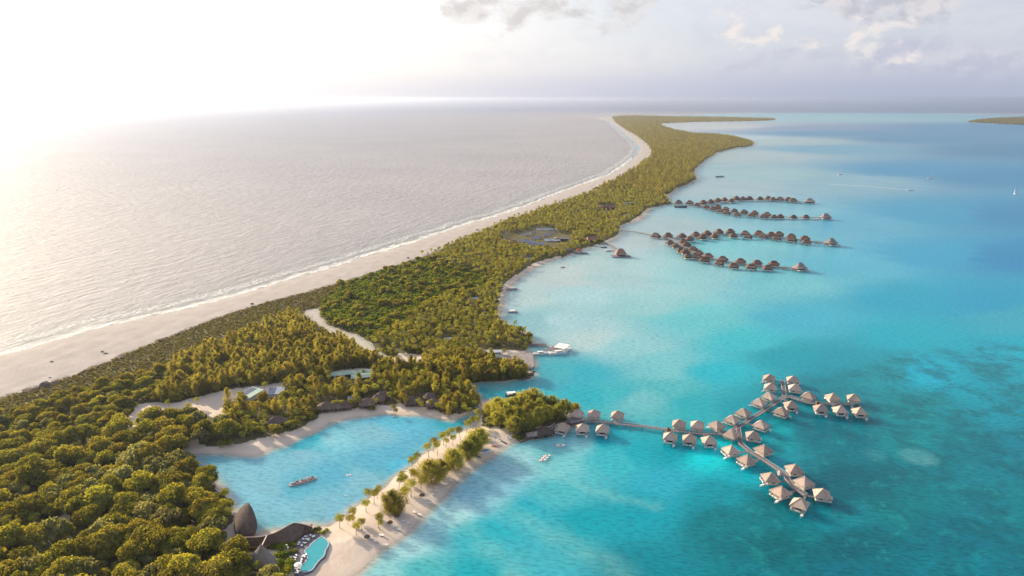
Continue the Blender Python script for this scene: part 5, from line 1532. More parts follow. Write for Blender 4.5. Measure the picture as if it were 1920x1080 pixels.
# copper-lit side: sunlight on the one roof material, no lining
up = [S7(x_, y_) for x_, y_ in [(112, 516), (200, 522), (300, 520), (400, 517), (480, 508), (540, 492), (640, 462), (700, 435), (760, 402), (820, 368), (880, 335), (930, 312), (980, 302), (1050, 299), (1120, 303), (1195, 310)]]
lo = [S7(x_, y_) for x_, y_ in [(125, 645), (200, 652), (300, 648), (400, 640), (480, 632), (560, 620), (660, 604), (730, 600), (800, 598), (870, 592), (930, 575), (985, 540), (1050, 490), (1100, 430), (1150, 370), (1200, 316)]]
U3 = gps(up, 7.6); L3 = gps(lo, 3.4)
cx, cy = U3[6]
root = empty("curved_hall", (cx, cy, 0)); tag(root, "long S-curved brown roof sweeping from the leaf hall to the beach hedge", "hall")
vs, fs = [], []
nn = len(U3)
rows = []
for i in range(nn):
    ux, uy = U3[i][0] - cx, U3[i][1] - cy
    lx, ly = L3[i][0] - cx, L3[i][1] - cy
    taper = min(1, (nn - 1 - i) / 4.0 + 0.02)
    zt = 3.6 + 4.0 * (0.35 + 0.65 * taper)
    r = []
    for t in (0, 0.25, 0.5, 0.75, 1.0):
        r.append((ux + (lx - ux) * t, uy + (ly - uy) * t, zt + (3.4 - zt) * (t ** 1.25)))
    bx, by = ux - (lx - ux) * 0.45, uy - (ly - uy) * 0.45
    r = [(bx, by, 3.6)] + r
    r.append((lx * .99 + ux * .01, ly * .99 + uy * .01, 2.9)); r.append((bx * .99 + ux * .01, by * .99 + uy * .01, 3.1))
    rows.append(r)
k = len(rows[0])
vs = [p for r in rows for p in r]
for i in range(nn - 1):
    for j in range(k):
        fs.append((i * k + j, (i + 1) * k + j, (i + 1) * k + (j + 1) % k, i * k + (j + 1) % k))
fs += [tuple(range(k))[::-1], tuple((nn - 1) * k + j for j in range(k))]
MB().add(vs, fs).build("roof", M['thatch_hall'], root, False)
ml = [((U3[i][0] * .7 + L3[i][0] * .3) - cx, (U3[i][1] * .7 + L3[i][1] * .3) - cy) for i in range(nn)]
mb = MB()
for a, b in zip(ml[:-1], ml[1:]): mb.bar((a[0], a[1], 1.2), (b[0], b[1], 1.2), 5.0 if a[0] < 30 else 2.0, 4.0)
mb.build("wall", M['brownwall'], root)
mb = MB()
for i in range(nn - 1):
    mb.bar((U3[i][0] - cx, U3[i][1] - cy, rows[i][1][2] + 0.1), (U3[i + 1][0] - cx, U3[i + 1][1] - cy, rows[i + 1][1][2] + 0.1), 0.28, 0.2)
mb.build("ridge_cap", M['ridge'], root)
a = gp(*S7(540, 490), 8.5); b = gp(*S7(470, 640), 11.5)
tag(MB().bar((a[0], a[1], 8.2), (b[0], b[1], 11.5), 0.5, 0.4).build("ridge_beam", M['ridge']), "thin pale beam linking the curved roof and the pointed shell roof", "beam")

# terrace and pool
TZ = 2.45
terr = gps([S7(*p) for p in [(960, 585), (1030, 520), (1110, 470), (1230, 462), (1355, 482), (1400, 530), (1440, 600), (1430, 690), (1385, 800), (1310, 870), (1240, 960), (1190, 1010), (1090, 1045), (1040, 1075), (940, 1060), (905, 960), (875, 900), (870, 800), (930, 740), (985, 700), (925, 640)]], TZ)
tag(MB().prism(terr, 0.2, TZ).build("sun_terrace", M['slate']), "dark slate sun terrace wrapping the swimming pool", "terrace")
pool_px = [(1330, 522), (1385, 548), (1425, 595), (1420, 650), (1385, 705), (1362, 790), (1295, 852), (1232, 932), (1188, 990), (1085, 1022), (1040, 990), (1052, 932), (1120, 862), (1140, 800), (1100, 715), (1165, 660), (1200, 612), (1265, 558)]
pl = gps([S7(*p) for p in pool_px], TZ)
pcx = sum(p[0] for p in pl) / len(pl); pcy = sum(p[1] for p in pl) / len(pl)
root = empty("swimming_pool", (pcx, pcy, TZ)); tag(root, "free-form turquoise swimming pool at the sandy beach end", "pool")
lp = smooth_loop([(p[0] - pcx, p[1] - pcy) for p in pl], 72)
n = len(lp)
ring = []
for i, p in enumerate(lp):
    d = (lp[(i + 1) % n] - lp[i - 1]).normalized()
    nrm = Vector((d.y, -d.x))
    if nrm.dot(p) < 0 and False: nrm = -nrm
    ring.append((p, nrm))
area = sum(lp[i][0] * lp[(i + 1) % n][1] - lp[(i + 1) % n][0] * lp[i][1] for i in range(n))
sg = 1 if area > 0 else -1
vs = []
for p, q in ring:
    o_ = p + q * 0.55 * sg
    vs += [(p.x, p.y, 0.02), (o_.x, o_.y, 0.02), (o_.x, o_.y, 0.22), (p.x, p.y, 0.22)]
fs = []
for i in range(n):
    a, b = i * 4, ((i + 1) % n) * 4
    for j in range(4):
        fs.append((a + j, b + j, b + (j + 1) % 4, a + (j + 1) % 4))
MB().add(vs, fs).build("pool_edge", M['pooledge'], root)
f_ = tuple(range(n)) if area > 0 else tuple(reversed(range(n)))
MB().add([(p.x, p.y, 0.10) for p in lp], [f_]).build("water", M['poolwater'], root)

def lounger_meshes():
    a = MB(); a.box((0, 0.3, 0.38), (0.75, 1.4, 0.16)).bar((0, -0.4, 0.42), (0, -0.98, 0.85), 0.75, 0.14)
    b = MB()
    for sx in (-0.3, 0.3):
        for sy in (-0.3, 0.85): b.box((sx, sy, 0.15), (0.08, 0.08, 0.3))
    return a.mesh("cushion", M['white']), b.mesh("legs", M['post'])
LM = lounger_meshes()
LOUNG = [(955, 620), (992, 622), (1012, 600), (1075, 545), (1045, 638), (1088, 600), (1142, 556), (1175, 490), (1110, 507), (1208, 512), (1230, 505), (895, 805), (970, 778), (948, 812), (930, 850), (1060, 790), (1088, 800), (1048, 840), (1042, 870), (1092, 776), (972, 970), (1012, 970), (990, 1003), (975, 1030), (1016, 1008), (940, 700), (1130, 540)]
random.seed(9)
for i, (a, b) in enumerate(LOUNG):
    x, y = gp(*S7(a, b), TZ + 0.4)
    r = empty("sun_lounger", (x, y, TZ + 0.02), random.uniform(-0.9, 0.9) + (1.2 if i % 3 else 0.3)); r.scale = (1.1, 1.1, 1.0)
    side = "upper cluster of the sun terrace under the hedge" if b < 660 else ("middle cluster of the sun terrace left of the pool" if b < 900 else "lowest cluster of the sun terrace by the white parasol")
    tag(r, f"white sun lounger in the {side}", "sun lounger", f"sun loungers in the {side}")
    link_mesh("cushion", LM[0], r); link_mesh("legs", LM[1], r)
def parasol(u, v, rad, h, zg, label, mat, group=None, name="parasol", rim=0.9):
    x, y = gp(u, v, zg + h * 0.8)
    r = empty(name, (x, y, zg)); tag(r, label, "parasol", group)
    n = 12
    mb = MB(); vs = [(0, 0, h)] + [(math.cos(6.2832 * i / n) * rad, math.sin(6.2832 * i / n) * rad, h - rim) for i in range(n)]
    vs += [(math.cos(6.2832 * i / n) * rad * .96, math.sin(6.2832 * i / n) * rad * .96, h - rim - 0.16) for i in range(n)]
    fs = [(0, 1 + i, 1 + (i + 1) % n) for i in range(n)] + [(1 + i, n + 1 + i, n + 1 + (i + 1) % n, 1 + (i + 1) % n) for i in range(n)] + [tuple(n + 1 + i for i in reversed(range(n)))]
    mb.add(vs, fs).build("canopy", M[mat], r)
    MB().tube([(0, 0, 0), (0, 0, h - rim)], 0.09, 6).build("pole", M['post'], r)
    return r
parasol(*S7(993, 915), 2.0, 2.6, TZ, "round white parasol on the lower sun terrace", 'white', rim=.5)
for (u, v), lb in zip([S7(832, 645), S7(850, 680)], ["small white lantern ball above the shrubs, upper one", "small white lantern ball above the shrubs, lower one"]):
    x, y = gp(u, v, 4)
    r = empty("garden_lamp", (x, y, 2.0)); tag(r, lb, "lamp")
    MB().tube([(0, 0, 0), (0, 0, 2.1)], 0.07, 6).build("pole", M['post'], r)
    bm_ = MB(); bm_.tube([(0, 0, 2.05), (0, 0, 2.2), (0, 0, 2.5), (0, 0, 2.75), (0, 0, 2.85)], [0.2, 0.42, 0.5, 0.35, 0.1], 10).build("globe", M['white'], r, True)
for u, v, lb in [(688, 1003, "thatched beach parasol lowest on the sandspit"), (731, 976.5, "dark thatched beach parasol in the middle of the sand"), (744, 963.5, "thatched beach parasol under the lone ironwood"), (791, 925.5, "dark thatched beach parasol near the single leaning palm")]:
    x, y = gp(u, v, 3)
    parasol(u, v, 1.7, 2.8, ground_at(x, y), lb, 'thatch_hall', "thatched parasols on the long beach", "beach_parasol", 1.5)
# loungers, boards and gear on the long beach
for i, (u, v) in enumerate([(697, 1009), (704, 1013), (715, 1002), (738, 986), (746, 990), (757, 975), (766, 978), (800, 935), (806, 940), (777, 958), (786, 962), (722, 1018), (812, 925), (820, 918), (835, 905), (846, 898)]):
    x, y = gp(u, v, 1.8)
    r = empty("beach_lounger", (x, y, ground_at(x, y)), 0.7 + 0.3 * (i % 3)); r.scale = (1.4, 1.4, 1.1)
    tag(r, "pale lounger lying on the sand of the long beach", "sun lounger", "pale loungers along the long beach")
    link_mesh("cushion", LM[0], r); link_mesh("legs", LM[1], r)
def board(u, v, ln, w, ang, mat, name, label, cat):
    x, y = gp(u, v, 1.6)
    r = empty(name, (x, y, ground_at(x, y)), ang); tag(r, label, cat)
    n = 14
    pts = [(math.cos(6.2832 * i / n) * ln / 2, math.sin(6.2832 * i / n) * w / 2) for i in range(n)]
    MB().prism(pts, 0.05, 0.35, scale_top=0.92).build("hull", M[mat], r)
    MB().prism([(p[0] * .35, p[1] * .5) for p in pts], 0.36, 0.42).build("cockpit", M['navy'], r)
for a in [(944, 827, 6.5, .9, R(-32), 'navy', "kayak", "dark kayak on the sand of the water-sports corner", "kayak"), (938, 823, 5, .8, R(-40), 'hullgrey', "kayak", "grey kayak beside the dark kayak", "kayak"), (953, 819, 5, 1.2, R(-30), 'white', "surf_board", "white board near the headland bushes", "board"),
          (932, 832, 5, 1.6, R(20), 'white', "surf_board", "white board beside the dark red dinghy", "board"), (927.5, 834.5, 5.5, 2.0, R(10), 'orange', "dinghy", "dark red dinghy drawn up on the beach", "dinghy"), (893, 853, 9, .8, R(-34), 'post', "driftwood_log", "dark long outrigger log on the sand below the ironwoods", "log"),
          (924, 817, 3, 1.5, 0.4, 'white', "surf_board", "white board stacked by the hut path", "board"), (956, 815, 4, 1.0, -0.3, 'white', "surf_board", "small pale board closest to the headland", "board")]:
    board(*a)
x, y = gp(911, 844.5, 1.5)
r = empty("beached_catamaran", (x, y, ground_at(x, y)), R(25)); tag(r, "small blue and white catamaran drawn up on the beach", "catamaran")
for sy in (-1.4, 1.4): MB().prism([(-3.4, sy - .3), (2.6, sy - .35), (3.6, sy), (2.6, sy + .35), (-3.4, sy + .3)], 0.05, 0.75).build("hull", M['white'], r)
MB().box((0, 0, 0.8), (3.6, 3.0, 0.1)).build("trampoline", M['blue'], r)
x, y = gp(929.5, 829, 1.5)
r = empty("flag_mast", (x, y, ground_at(x, y))); tag(r, "thin mast with a furled white sail on the beach", "mast")
MB().tube([(0, 0, 0), (0, 0, 6.8)], 0.09, 6).build("pole", M['post'], r)
MB().tube([(0.15, 0, 4.3), (0.35, 0, 5.4), (0.15, 0, 6.6)], [0.1, 0.45, 0.12], 6).build("sail", M['sail'], r)
tag(MB().add([], []).box((*gp(912.6, 827.5, 1.8), 1.7), (8, 1.0, 1.0), R(6)).build("low_wall", M['cream']), "low pale wall beside the ironwood on the beach", "wall")

# ------------------------------------------------------------------ boats
def hull(mb, ln, w, h, bow=0.34, mi=0, stern=0.8):
    secs = []
    n = 9
    for i in range(n):
        t = i / (n - 1)
        x = -ln / 2 + ln * t
        k = stern + (1 - stern) * min(1, t / 0.35) if t < 0.6 else max(0.03, 1 - ((t - 0.6) / 0.4) ** 2.0)
        hw = w / 2 * k
        sh = h * (1 + 0.25 * t * t)
        secs.append([(x, -hw, sh), (x + 0.02 * ln * t, -hw * 0.72, 0.0), (x, 0, -0.25 * h * (1 - t * .3)), (x + 0.02 * ln * t, hw * 0.72, 0.0), (x, hw, sh), (x, hw * 0.84, sh), (x, hw * .8, sh - 0.18 * h), (x, -hw * .8, sh - 0.18 * h), (x, -hw * 0.84, sh)])
    k = len(secs[0])
    vs = [p for s in secs for p in s]
    fs = [(i * k + j, i * k + (j + 1) % k, (i + 1) * k + (j + 1) % k, (i + 1) * k + j) for i in range(n - 1) for j in range(k)]
    fs += [tuple(range(k))[::-1], tuple((n - 1) * k + j for j in range(k))]
    return mb.add(vs, fs, mi)

def motorboat(u, v, ln, w, ang, label, style='cabin', hm='white', cm='white', group=None, name="motor_boat"):
    x, y = gp(u, v, 1.0)
    r = empty(name, (x, y, 0.05), ang); tag(r, label, "boat", group)
    h = 0.12 * ln + 0.2
    hull(MB(), ln, w, h).build("hull", M[hm], r)
    MB().box((-0.05 * ln, 0, h * .86), (ln * .62, w * .72, 0.06)).build("floor", M['rail'], r)
    if style == 'cabin':
        MB().box((0.03 * ln, 0, h + 0.55), (ln * .34, w * .66, 1.1), 0, 0, 0.82).build("cabin", M['white'], r)
        MB().box((0.03 * ln, 0, h + 0.62), (ln * .345, w * .672, 0.42), 0, 0, 0.93).build("window", M['glass'], r)
        MB().box((0.0, 0, h + 1.16), (ln * .36, w * .66, 0.1)).build("cabin_roof", M['white'], r)
    elif style == 'canopy':
        MB().box((-0.06 * ln, 0, h + 1.5), (ln * .62, w * 1.02, 0.14)).build("canopy", M[cm], r)
        mb = MB()
        for sx in (-.34, .2):
            for sy in (-.42, .42): mb.box((sx * ln, sy * w, h + 0.75), (0.08, 0.08, 1.5))
        mb.build("canopy_posts", M['hullgrey'], r)
        MB().box((-0.1 * ln, 0, h + 0.15), (ln * .3, w * .5, 0.4)).build("bench", M['cream'], r)
    else:
        MB().box((0.05 * ln, 0, h + 0.25), (ln * .12, w * .5, 0.5)).build("console", M['hullgrey'], r)
        MB().box((-0.2 * ln, 0, h + 0.05), (ln * .12, w * .66, 0.3)).build("bench", M['cream'], r)
        MB().box((-0.54 * ln, 0, h * .9), (0.4, 0.35, 0.9)).build("outboard_motor", M['navy'], r)
    return r
motorboat(1013, 663, 14, 4.6, R(8), "white cabin boat moored alone on the near side of the pier")
motorboat(1034.5, 660, 10, 3.2, R(14), "small white open boat tied between the two cabin boats", 'open')
motorboat(1046.5, 662, 17, 5.0, R(12), "larger dark-windowed white boat below the white pontoon roof", 'cabin')
x, y = gp(1053.5, 651, 3)
r = empty("pontoon_shelter", (x, y, 0), R(-28)); tag(r, "square white-roofed pontoon at the pier's outer end", "pontoon")
MB().box((0, 0, 0.7), (13, 14, 0.9)).build("float", M['white'], r)
MB().box((0, 0, 4.2), (11.5, 13, 0.3)).build("canopy", M['white'], r)
for sx in (-5, 5):
    for sy in (-5.6, 5.6): MB().box((sx, sy, 2.6), (0.25, 0.25, 2.9)).build("post", M['hullgrey'], r)
motorboat(1036, 650.5, 9, 3.2, R(20), "dark boat on the upper side of the pier", 'open', 'navy')
motorboat(1033, 652.5, 8, 3, R(150), "second dark boat on the upper side of the pier", 'open', 'navy')
motorboat(960, 740, 11.5, 3.4, R(13), "boat with a long white canopy in the channel behind the headland trees", 'canopy', 'navy')
motorboat(992, 684.5, 9, 3.4, R(48), "white boat hauled up on the quay corner", 'open')
motorboat(1051, 834.5, 6.2, 3.4, R(8), "small white round boat with a reddish seat off the headland", 'open')
for i, (u, v, lb) in enumerate([(1025.5, 854, "uppermost white dinghy of the moored string of three"), (1021.5, 858, "middle white dinghy of the moored string of three"), (1017.5, 862, "lowest white dinghy of the moored string of three")]):
    motorboat(u, v, 5.6, 2.2, R(14), lb, 'open', group="three dinghies moored in a string", name="dinghy")
motorboat(1140, 470, 11, 4, R(5), "small white boat at the thin floating jetty", 'cabin')
motorboat(1132, 463.3, 10, 2.6, R(-8), "dark low boat beside the curved jetty", 'open', 'navy')
motorboat(1155, 471.5, 7, 3, R(60), "white boat tied beside the orange-roofed hut", 'cabin')
motorboat(1073.5, 478, 8, 3.5, R(-20), "white boat below the boat-club dock", 'cabin')
motorboat(1092, 474, 8, 4, R(-20), "white boat at the end of the boat-club dock", 'cabin')
motorboat(1066, 476.5, 7, 3, R(-30), "grey boat beside the boat-club dock", 'open', 'hullgrey')
motorboat(959.5, 542.5, 14, 3.6, R(2), "boat with dark canopy posts anchored off the curved bay beach", 'canopy', 'hullgrey', 'rail')
motorboat(961.5, 585, 11, 3.2, R(-4), "lone boat anchored off the palm shore", 'canopy', 'hullgrey', 'white')
motorboat(1055, 500.5, 7, 3, R(30), "tiny grey boat in the bay below the boat club", 'open', 'hullgrey')
motorboat(1349, 331.5, 26, 5, R(0), "distant long grey boat off the wooded point", 'canopy', 'hullgrey', 'hullgrey')
motorboat(1276, 388.5, 26, 4, R(-6), "dark low boat under the first far villas", 'open', 'navy')
motorboat(1707.5, 356, 15, 5, R(-12), "tiny speedboat heading right with a long white wake", 'open')
wk = gps([(1706, 356.3), (1640, 350.7), (1555, 345)], 0.0)
mb = MB()
for i in range(len(wk) - 1):
    a, b = Vector(wk[i]), Vector(wk[i + 1]); s = (b - a).normalized(); s = Vector((-s.y, s.x))
    wa_, wb = (0.8 + 3.0 * i), (0.8 + 3.0 * (i + 1))
    for sg_ in (-1, 1):
        mb.add([(*(a + s * sg_ * wa_), 0.03), (*(b + s * sg_ * wb), 0.03), (*(b + s * sg_ * (wb + 1.6)), 0.03), (*(a + s * sg_ * (wa_ + 1.4)), 0.03)], [(0, 1, 2, 3) if sg_ > 0 else (3, 2, 1, 0)])
tag(mb.build("boat_wake", M['white']), kind="structure")

# moored barge in the inner lagoon
x, y = gp(568, 902, 0.8)
r = empty("moored_barge", (x, y, 0), R(33)); tag(r, "long narrow grey barge with scalloped sides moored in the inner lagoon", "barge")
n = 26
pts = []
for i in range(n):
    a = 6.2832 * i / n
    sc_ = 1.0 if i % 2 else 0.90
    c_, s_ = math.cos(a), math.sin(a)
    pts.append((8.6 * math.copysign(abs(c_) ** 0.8, c_), 2.5 * math.copysign(abs(s_) ** 0.7, s_) * sc_))
MB().prism(pts, -0.4, 0.8).build("hull", M['hullgrey'], r)
MB().prism([(p[0] * .9, p[1] * .78) for p in pts], 0.8, 0.95).build("deck", M['deck'], r)
for i in range(9):
    MB().box((-6.6 + i * 1.6, 0.9 * (-1) ** i, 1.3), (0.75, 0.6, 0.8), 0.3 * i).build("seat", M['deckdark'] if i % 3 else M['white'], r)
MB().tube([(3, 0, .9), (3, 0, 3.1)], 0.07, 6).build("pole", M['hullgrey'], r)
MB().box((2.9, 0.3, 2.6), (0.9, 0.5, 0.7)).build("sail", M['sail'], r)
for u, v, lb in [(653.5, 890.5, "white oval float in the middle of the inner lagoon"), (647.5, 929.5, "tiny white buoy nearer the sandspit palms"), (757.5, 883, "white kayak at the sandspit's inner edge")]:
    x, y = gp(u, v, 0.3)
    ky = "kayak" in lb
    r = empty("kayak" if ky else "float", (x, y, 0.0), R(12)); tag(r, lb, "kayak" if ky else "buoy")
    s = 1.0 if 'tiny' not in lb else 0.45
    MB().prism([(2.0 * s * math.cos(6.28 * i / 12), 0.8 * s * math.sin(6.28 * i / 12)) for i in range(12)], -0.2, 0.4, scale_top=.85).build("hull", M['white'], r)
    MB().box((0, 0, .5), (.5 * s, .4 * s, .2)).build("handle", M['hullgrey'], r)

def yacht(u, v, ln, ang, label, sails):
    x, y = gp(u, v, 0)
    r = empty("sailing_boat", (x, y, 0), ang); tag(r, label, "sailing boat")
    hull(MB(), ln, ln * .3, ln * .09).build("hull", M['white'], r)
    MB().box((0, 0, ln * .12), (ln * .4, ln * .18, ln * .06)).build("cabin", M['white'], r)
    MB().tube([(ln * .08, 0, 0), (ln * .08, 0, ln * 1.25)], ln * .016, 6).build("mast", M['hullgrey'], r)
    MB().bar((ln * .08, 0, ln * .22), (-ln * .4, 0, ln * .22), ln * .03).build("boom", M['hullgrey'], r)
    if sails:
        t = 0.06
        MB().add([(ln * .06, t, ln * .25), (-ln * .38, t, ln * .27), (ln * .06, t, ln * 1.2), (ln * .06, -t, ln * .25), (-ln * .38, -t, ln * .27), (ln * .06, -t, ln * 1.2)], [(0, 2, 1), (3, 4, 5), (0, 1, 4, 3), (1, 2, 5, 4), (2, 0, 3, 5)]).build("mainsail", M[sails], r)
        MB().add([(ln * .5, t, ln * .12), (ln * .1, t, ln * .2), (ln * .1, t, ln * 1.05), (ln * .5, -t, ln * .12), (ln * .1, -t, ln * .2), (ln * .1, -t, ln * 1.05)], [(0, 1, 2), (3, 5, 4), (0, 3, 4, 1), (1, 4, 5, 2), (2, 5, 3, 0)]).build("jib", M['sail'], r)
yacht(1575, 327.5, 17, 0.2, "distant white yacht with bare mast, leftmost of the anchored three", None)
yacht(1744, 334, 15, -0.2, "distant white yacht with bare mast, between the other two", None)
yacht(1902, 364, 13, 1.1, "white sailing boat with a dark sail near the right edge", 'navy')

# ------------------------------------------------------------------ rocks
def rock(u, v, s, label, group=None, zz=1.5, flat=0.6):
    x, y = gp(u, v, zz)
    g = np.random.default_rng(int(u * 7 + v))
    mb = MB(); vs, fs = [], []
    nl, na_ = 5, 8
    for i in range(nl + 1):
        th = math.pi * i / nl
        for j in range(na_):
            ph = 6.2832 * j / na_
            rr_ = s * g.uniform(0.75, 1.15)
            vs.append((rr_ * math.sin(th) * math.cos(ph) * 1.3, rr_ * math.sin(th) * math.sin(ph), rr_ * math.cos(th) * flat))
    for i in range(nl):
        for j in range(na_):
            fs.append((i * na_ + j, (i + 1) * na_ + j, (i + 1) * na_ + (j + 1) % na_, i * na_ + (j + 1) % na_))
    o = mb.add(vs, fs).build("beach_rock", M['rock'])
    o.location = (x, y, ground_z(x, y) + s * flat * .35)
    tag(o, label, "rock", group)
rock(86, 722, 3.6, "big brown boulder block at the left end of the ocean beach", zz=3, flat=.8)
rock(50, 738, 2.6, "low dark rock left of the big brown boulder", flat=.4)
rock(106, 719, 2.6, "low rock right of the big brown boulder", flat=.5)
rock(154, 700, 1.5, "small dark rock at the dune edge on the left")
rock(97, 680, 1.2, "small dark rock on the open sand at far left", flat=.5)
rock(192, 661, 1.2, "upper small dark rock on the open sand"); rock(198, 664, 1.8, "flat dark debris on the open ocean sand", flat=.3)
rock(94, 710, 1.0, "pebble-like rock above the big boulder", flat=.4)
rock(473, 571, 1.8, "lone dark rock on the wide sand left of the creek"); rock(390, 609, 1.8, "dark stump at the dune edge left of the creek"); rock(466, 592, 1.8, "dark rock on the dune edge nearer the creek")
rock(765, 485, 1.8, "dark rock on the sand left of the lone palm"); rock(895, 432, 2.2, "dark rock on the far ocean sand")
rr = random.Random(4)
for i in range(60):
    t = rr.random() ** 0.8
    k = t * 9
    seg = VEG_LINE[4:15]
    j = min(int(k), len(seg) - 2); f_ = k - j if k - j < 1 else rr.random()
    u = seg[j][0] + (seg[j + 1][0] - seg[j][0]) * f_; v = seg[j][1] + (seg[j + 1][1] - seg[j][1]) * f_
    rock(u + rr.uniform(-4, 4), v + rr.uniform(-1, 5), rr.uniform(0.7, 2.0), "dark coral rock in the rubble line behind the ocean beach", "dark coral rocks of the rubble line", 2.5, rr.uniform(.35, .7))
for i, (u, v, s) in enumerate([(990, 708, 2.2), (983, 711, 1.8), (996, 703, 2.4), (975, 712, 1.5), (1000, 697, 1.6)]):
    rock(u, v, s, "dark rock at the tip of the hedge-like stand by the channel", "rocks at the channel mouth", 0.3, .6)

# ------------------------------------------------------------------ light, sky, air
SUN_AZ, SUN_EL = -49.0, 19.0       # azimuth from the view direction, to the left
# the sun stands off the left edge, fairly low
sx_ = math.sin(R(SUN_AZ)) * math.cos(R(SUN_EL)); sy_ = math.cos(R(SUN_AZ)) * math.cos(R(SUN_EL)); sz_ = math.sin(R(SUN_EL))
ld = bpy.data.lights.new("sun", 'SUN'); ld.energy = 4.5; ld.angle = R(0.8); ld.color = (1.0, 0.83, 0.60)
sun = bpy.data.objects.new("sun", ld); COL.objects.link(sun)
sun.rotation_euler = Vector((sx_, sy_, sz_)).to_track_quat('Z', 'Y').to_euler()

world = bpy.data.worlds.new("World"); scene.world = world; world.use_nodes = True
nt = world.node_tree
for n_ in list(nt.nodes): nt.nodes.remove(n_)
wout = nt.nodes.new("ShaderNodeOutputWorld"); bg = nt.nodes.new("ShaderNodeBackground")
sky = nt.nodes.new("ShaderNodeTexSky"); sky.sky_type = 'NISHITA'; sky.sun_disc = False
sky.sun_elevation = R(SUN_EL); sky.sun_rotation = R(SUN_AZ); sky.air_density = 1.0; sky.dust_density = 2.5; sky.ozone_density = 1.0; sky.altitude = 0
tc = nt.nodes.new("ShaderNodeTexCoord"); D = tc.outputs["Generated"]
sep = nt.nodes.new("ShaderNodeSeparateXYZ"); L(nt, D, sep.inputs[0])
el = math_node(nt, 'ARCSINE', sep.outputs[2])
az = math_node(nt, 'ARCTAN2', sep.outputs[0], sep.outputs[1])
dot = nt.nodes.new("ShaderNodeVectorMath"); dot.operation = 'DOT_PRODUCT'
L(nt, D, dot.inputs[0]); dot.inputs[1].default_value = (sx_, sy_, sz_)
cs = dot.outputs["Value"]
SKY_S = 0.10
scl = nt.nodes.new("ShaderNodeVectorMath"); scl.operation = 'SCALE'; L(nt, sky.outputs[0], scl.inputs[0]); scl.inputs["Scale"].default_value = SKY_S
# thin bright haze veil, brighter round the sun
glow = math_node(nt, 'POWER', mapr(nt, cs, 0.05, 1.0, 0, 1), 2.5)
veil = mixc(nt, glow, (0.31, 0.335, 0.405), (0.80, 0.735, 0.67))
low = mapr(nt, el, 0.0, 0.5, 1.0, 0.35)
vf = math_node(nt, 'MULTIPLY', low, 0.86)
c = mixc(nt, vf, scl.outputs[0], veil)
# clouds
comb = nt.nodes.new("ShaderNodeCombineXYZ")
L(nt, math_node(nt, 'MULTIPLY', az, 6.0), comb.inputs[0]); L(nt, math_node(nt, 'MULTIPLY', el, 15.0), comb.inputs[1])
cn = noise(nt, 1.0, 8, 0.60, comb.outputs[0], 0.35)
comb2 = nt.nodes.new("ShaderNodeCombineXYZ")
L(nt, math_node(nt, 'MULTIPLY', az, 14.0), comb2.inputs[0]); L(nt, math_node(nt, 'MULTIPLY', el, 24.0), comb2.inputs[1]); comb2.inputs[2].default_value = 4.2
cn2 = noise(nt, 1.2, 8, 0.62, comb2.outputs[0], 0.3)
def aze(u, v):
    x = (u - 960) / FPX; y = -(v - 540) / FPX
    dz = -sp + y * cp; dy = cp + y * sp
    l_ = math.sqrt(x * x + dy * dy + dz * dz)
    return math.atan2(x, dy), math.asin(dz / l_)
def blob(u, v, w, h):
    a0, e0 = aze(u, v); a1, _ = aze(u + w, v); _, e1 = aze(u, v - h)
    da = math_node(nt, 'DIVIDE', math_node(nt, 'SUBTRACT', az, a0), abs(a1 - a0))
    de = math_node(nt, 'DIVIDE', math_node(nt, 'SUBTRACT', el, e0), abs(e1 - e0))
    s = math_node(nt, 'ADD', math_node(nt, 'MULTIPLY', da, da), math_node(nt, 'MULTIPLY', de, de))
    return mapr(nt, s, 0.0, 1.6, 1.0, 0.0)
comb3 = nt.nodes.new("ShaderNodeCombineXYZ")
L(nt, math_node(nt, 'MULTIPLY', az, 26.0), comb3.inputs[0]); L(nt, math_node(nt, 'MULTIPLY', el, 34.0), comb3.inputs[1]); comb3.inputs[2].default_value = 9.1
cn3 = noise(nt, 1.0, 9, 0.60, comb3.outputs[0], 0.25)
shift = nt.nodes.new("ShaderNodeVectorMath"); shift.operation = 'ADD'; L(nt, comb3.outputs[0], shift.inputs[0]); shift.inputs[1].default_value = (0.30, -0.25, 0)
cn3s = noise(nt, 1.0, 9, 0.60, shift.outputs[0], 0.25)
relief = mapr(nt, math_node(nt, 'SUBTRACT', cn3, cn3s), -0.08, 0.08)      # billows catch the light on one side
def cloud(c, blobs, dark, light, thr, wid, fac, nz, wm=0.42, wn=1.5):
    m = None
    for b_ in blobs:
        q = blob(*b_)
        m = q if m is None else math_node(nt, 'MAXIMUM', m, q)
    v = math_node(nt, 'ADD', math_node(nt, 'MULTIPLY', m, wm), math_node(nt, 'MULTIPLY', nz, wn))
    f = mapr(nt, v, thr, thr + wid, 0, fac, True)
    f = math_node(nt, 'MULTIPLY', f, mapr(nt, m, 0.0, 0.25, 0, 1, True))
    return mixc(nt, f, c, mixc(nt, relief, dark, light))
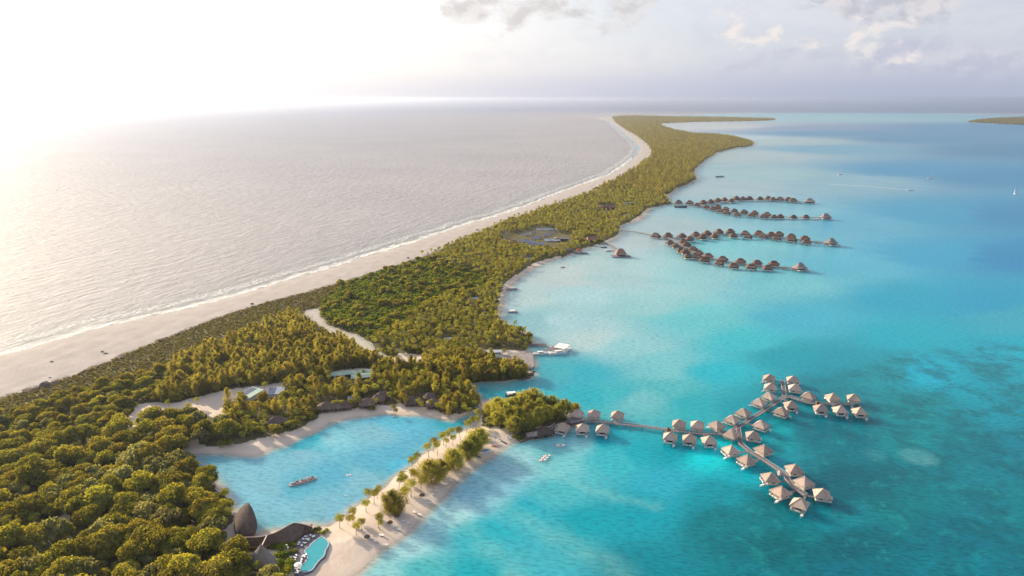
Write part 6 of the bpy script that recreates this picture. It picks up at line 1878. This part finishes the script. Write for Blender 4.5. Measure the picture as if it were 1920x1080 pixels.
# layered high cloud, thicker towards the horizon on the right
c = mixc(nt, math_node(nt, 'MULTIPLY', mapr(nt, cn, 0.40, 0.64, 0, 0.55, True), mapr(nt, el, 0.02, 0.10)), c, mixc(nt, glow, (0.385, 0.375, 0.40), (0.82, 0.77, 0.72)))
c = mixc(nt, math_node(nt, 'MULTIPLY', mapr(nt, cn2, 0.46, 0.70, 0, 0.34, True), mapr(nt, el, 0.0, 0.05)), c, mixc(nt, glow, (0.275, 0.29, 0.355), (0.66, 0.62, 0.59)))
c = cloud(c, [(960, 10, 130, 62), (890, 25, 80, 40)], (0.34, 0.32, 0.315), (0.43, 0.405, 0.39), 0.88, 0.40, 0.8, cn2)
c = cloud(c, [(1145, 5, 95, 62)], (0.32, 0.31, 0.315), (0.41, 0.39, 0.39), 0.88, 0.40, 0.8, cn2)
c = cloud(c, [(1690, 8, 210, 48), (1790, 28, 90, 32)], (0.27, 0.275, 0.305), (0.40, 0.375, 0.38), 0.90, 0.30, 0.80, cn2)
c = cloud(c, [(1680, 105, 150, 50), (1840, 120, 170, 42), (1480, 118, 240, 34)], (0.265, 0.275, 0.335), (0.335, 0.335, 0.375), 0.86, 0.40, 0.75, cn)
c = cloud(c, [(1660, 84, 75, 52), (1615, 66, 34, 46), (1520, 76, 40, 26), (1400, 46, 70, 56), (1455, 60, 60, 24)], (0.35, 0.345, 0.38), (0.475, 0.435, 0.41), 0.94, 0.36, 0.75, cn3)
# the horizon itself sinks into haze
c = mixc(nt, mapr(nt, el, 0.0, 0.05, 0.95, 0.0, True), c, mixc(nt, glow, (0.225, 0.245, 0.32), (0.74, 0.68, 0.63)))
L(nt, c, bg.inputs[0]); bg.inputs[1].default_value = 1.0
L(nt, bg.outputs[0], wout.inputs[0])

hz, hn, ho = new_mat("haze_air")
pv = hn.nodes.new("ShaderNodeVolumePrincipled")
pv.inputs["Color"].default_value = (0.56, 0.615, 0.75, 1)
pv.inputs["Density"].default_value = 4.4e-5
pv.inputs["Anisotropy"].default_value = 0.68
L(hn, pv.outputs[0], ho.inputs["Volume"])
mb = MB(); mb.box((0, 80000, 117.0), (330000, 165000, 244.0))
o = mb.build("haze", hz); tag(o, kind="stuff")

scene.view_settings.view_transform = 'Standard'
scene.view_settings.look = 'None'
scene.view_settings.exposure = 1.0
scene.view_settings.gamma = 1.0
scene.render.engine = 'CYCLES'
scene.cycles.max_bounces = 6
scene.cycles.diffuse_bounces = 3
scene.cycles.glossy_bounces = 2
scene.cycles.transmission_bounces = 3
scene.cycles.volume_bounces = 1
scene.cycles.transparent_max_bounces = 8
scene.cycles.use_denoising = True
scene.cycles.sample_clamp_indirect = 3.0
print("objects", len(bpy.data.objects))
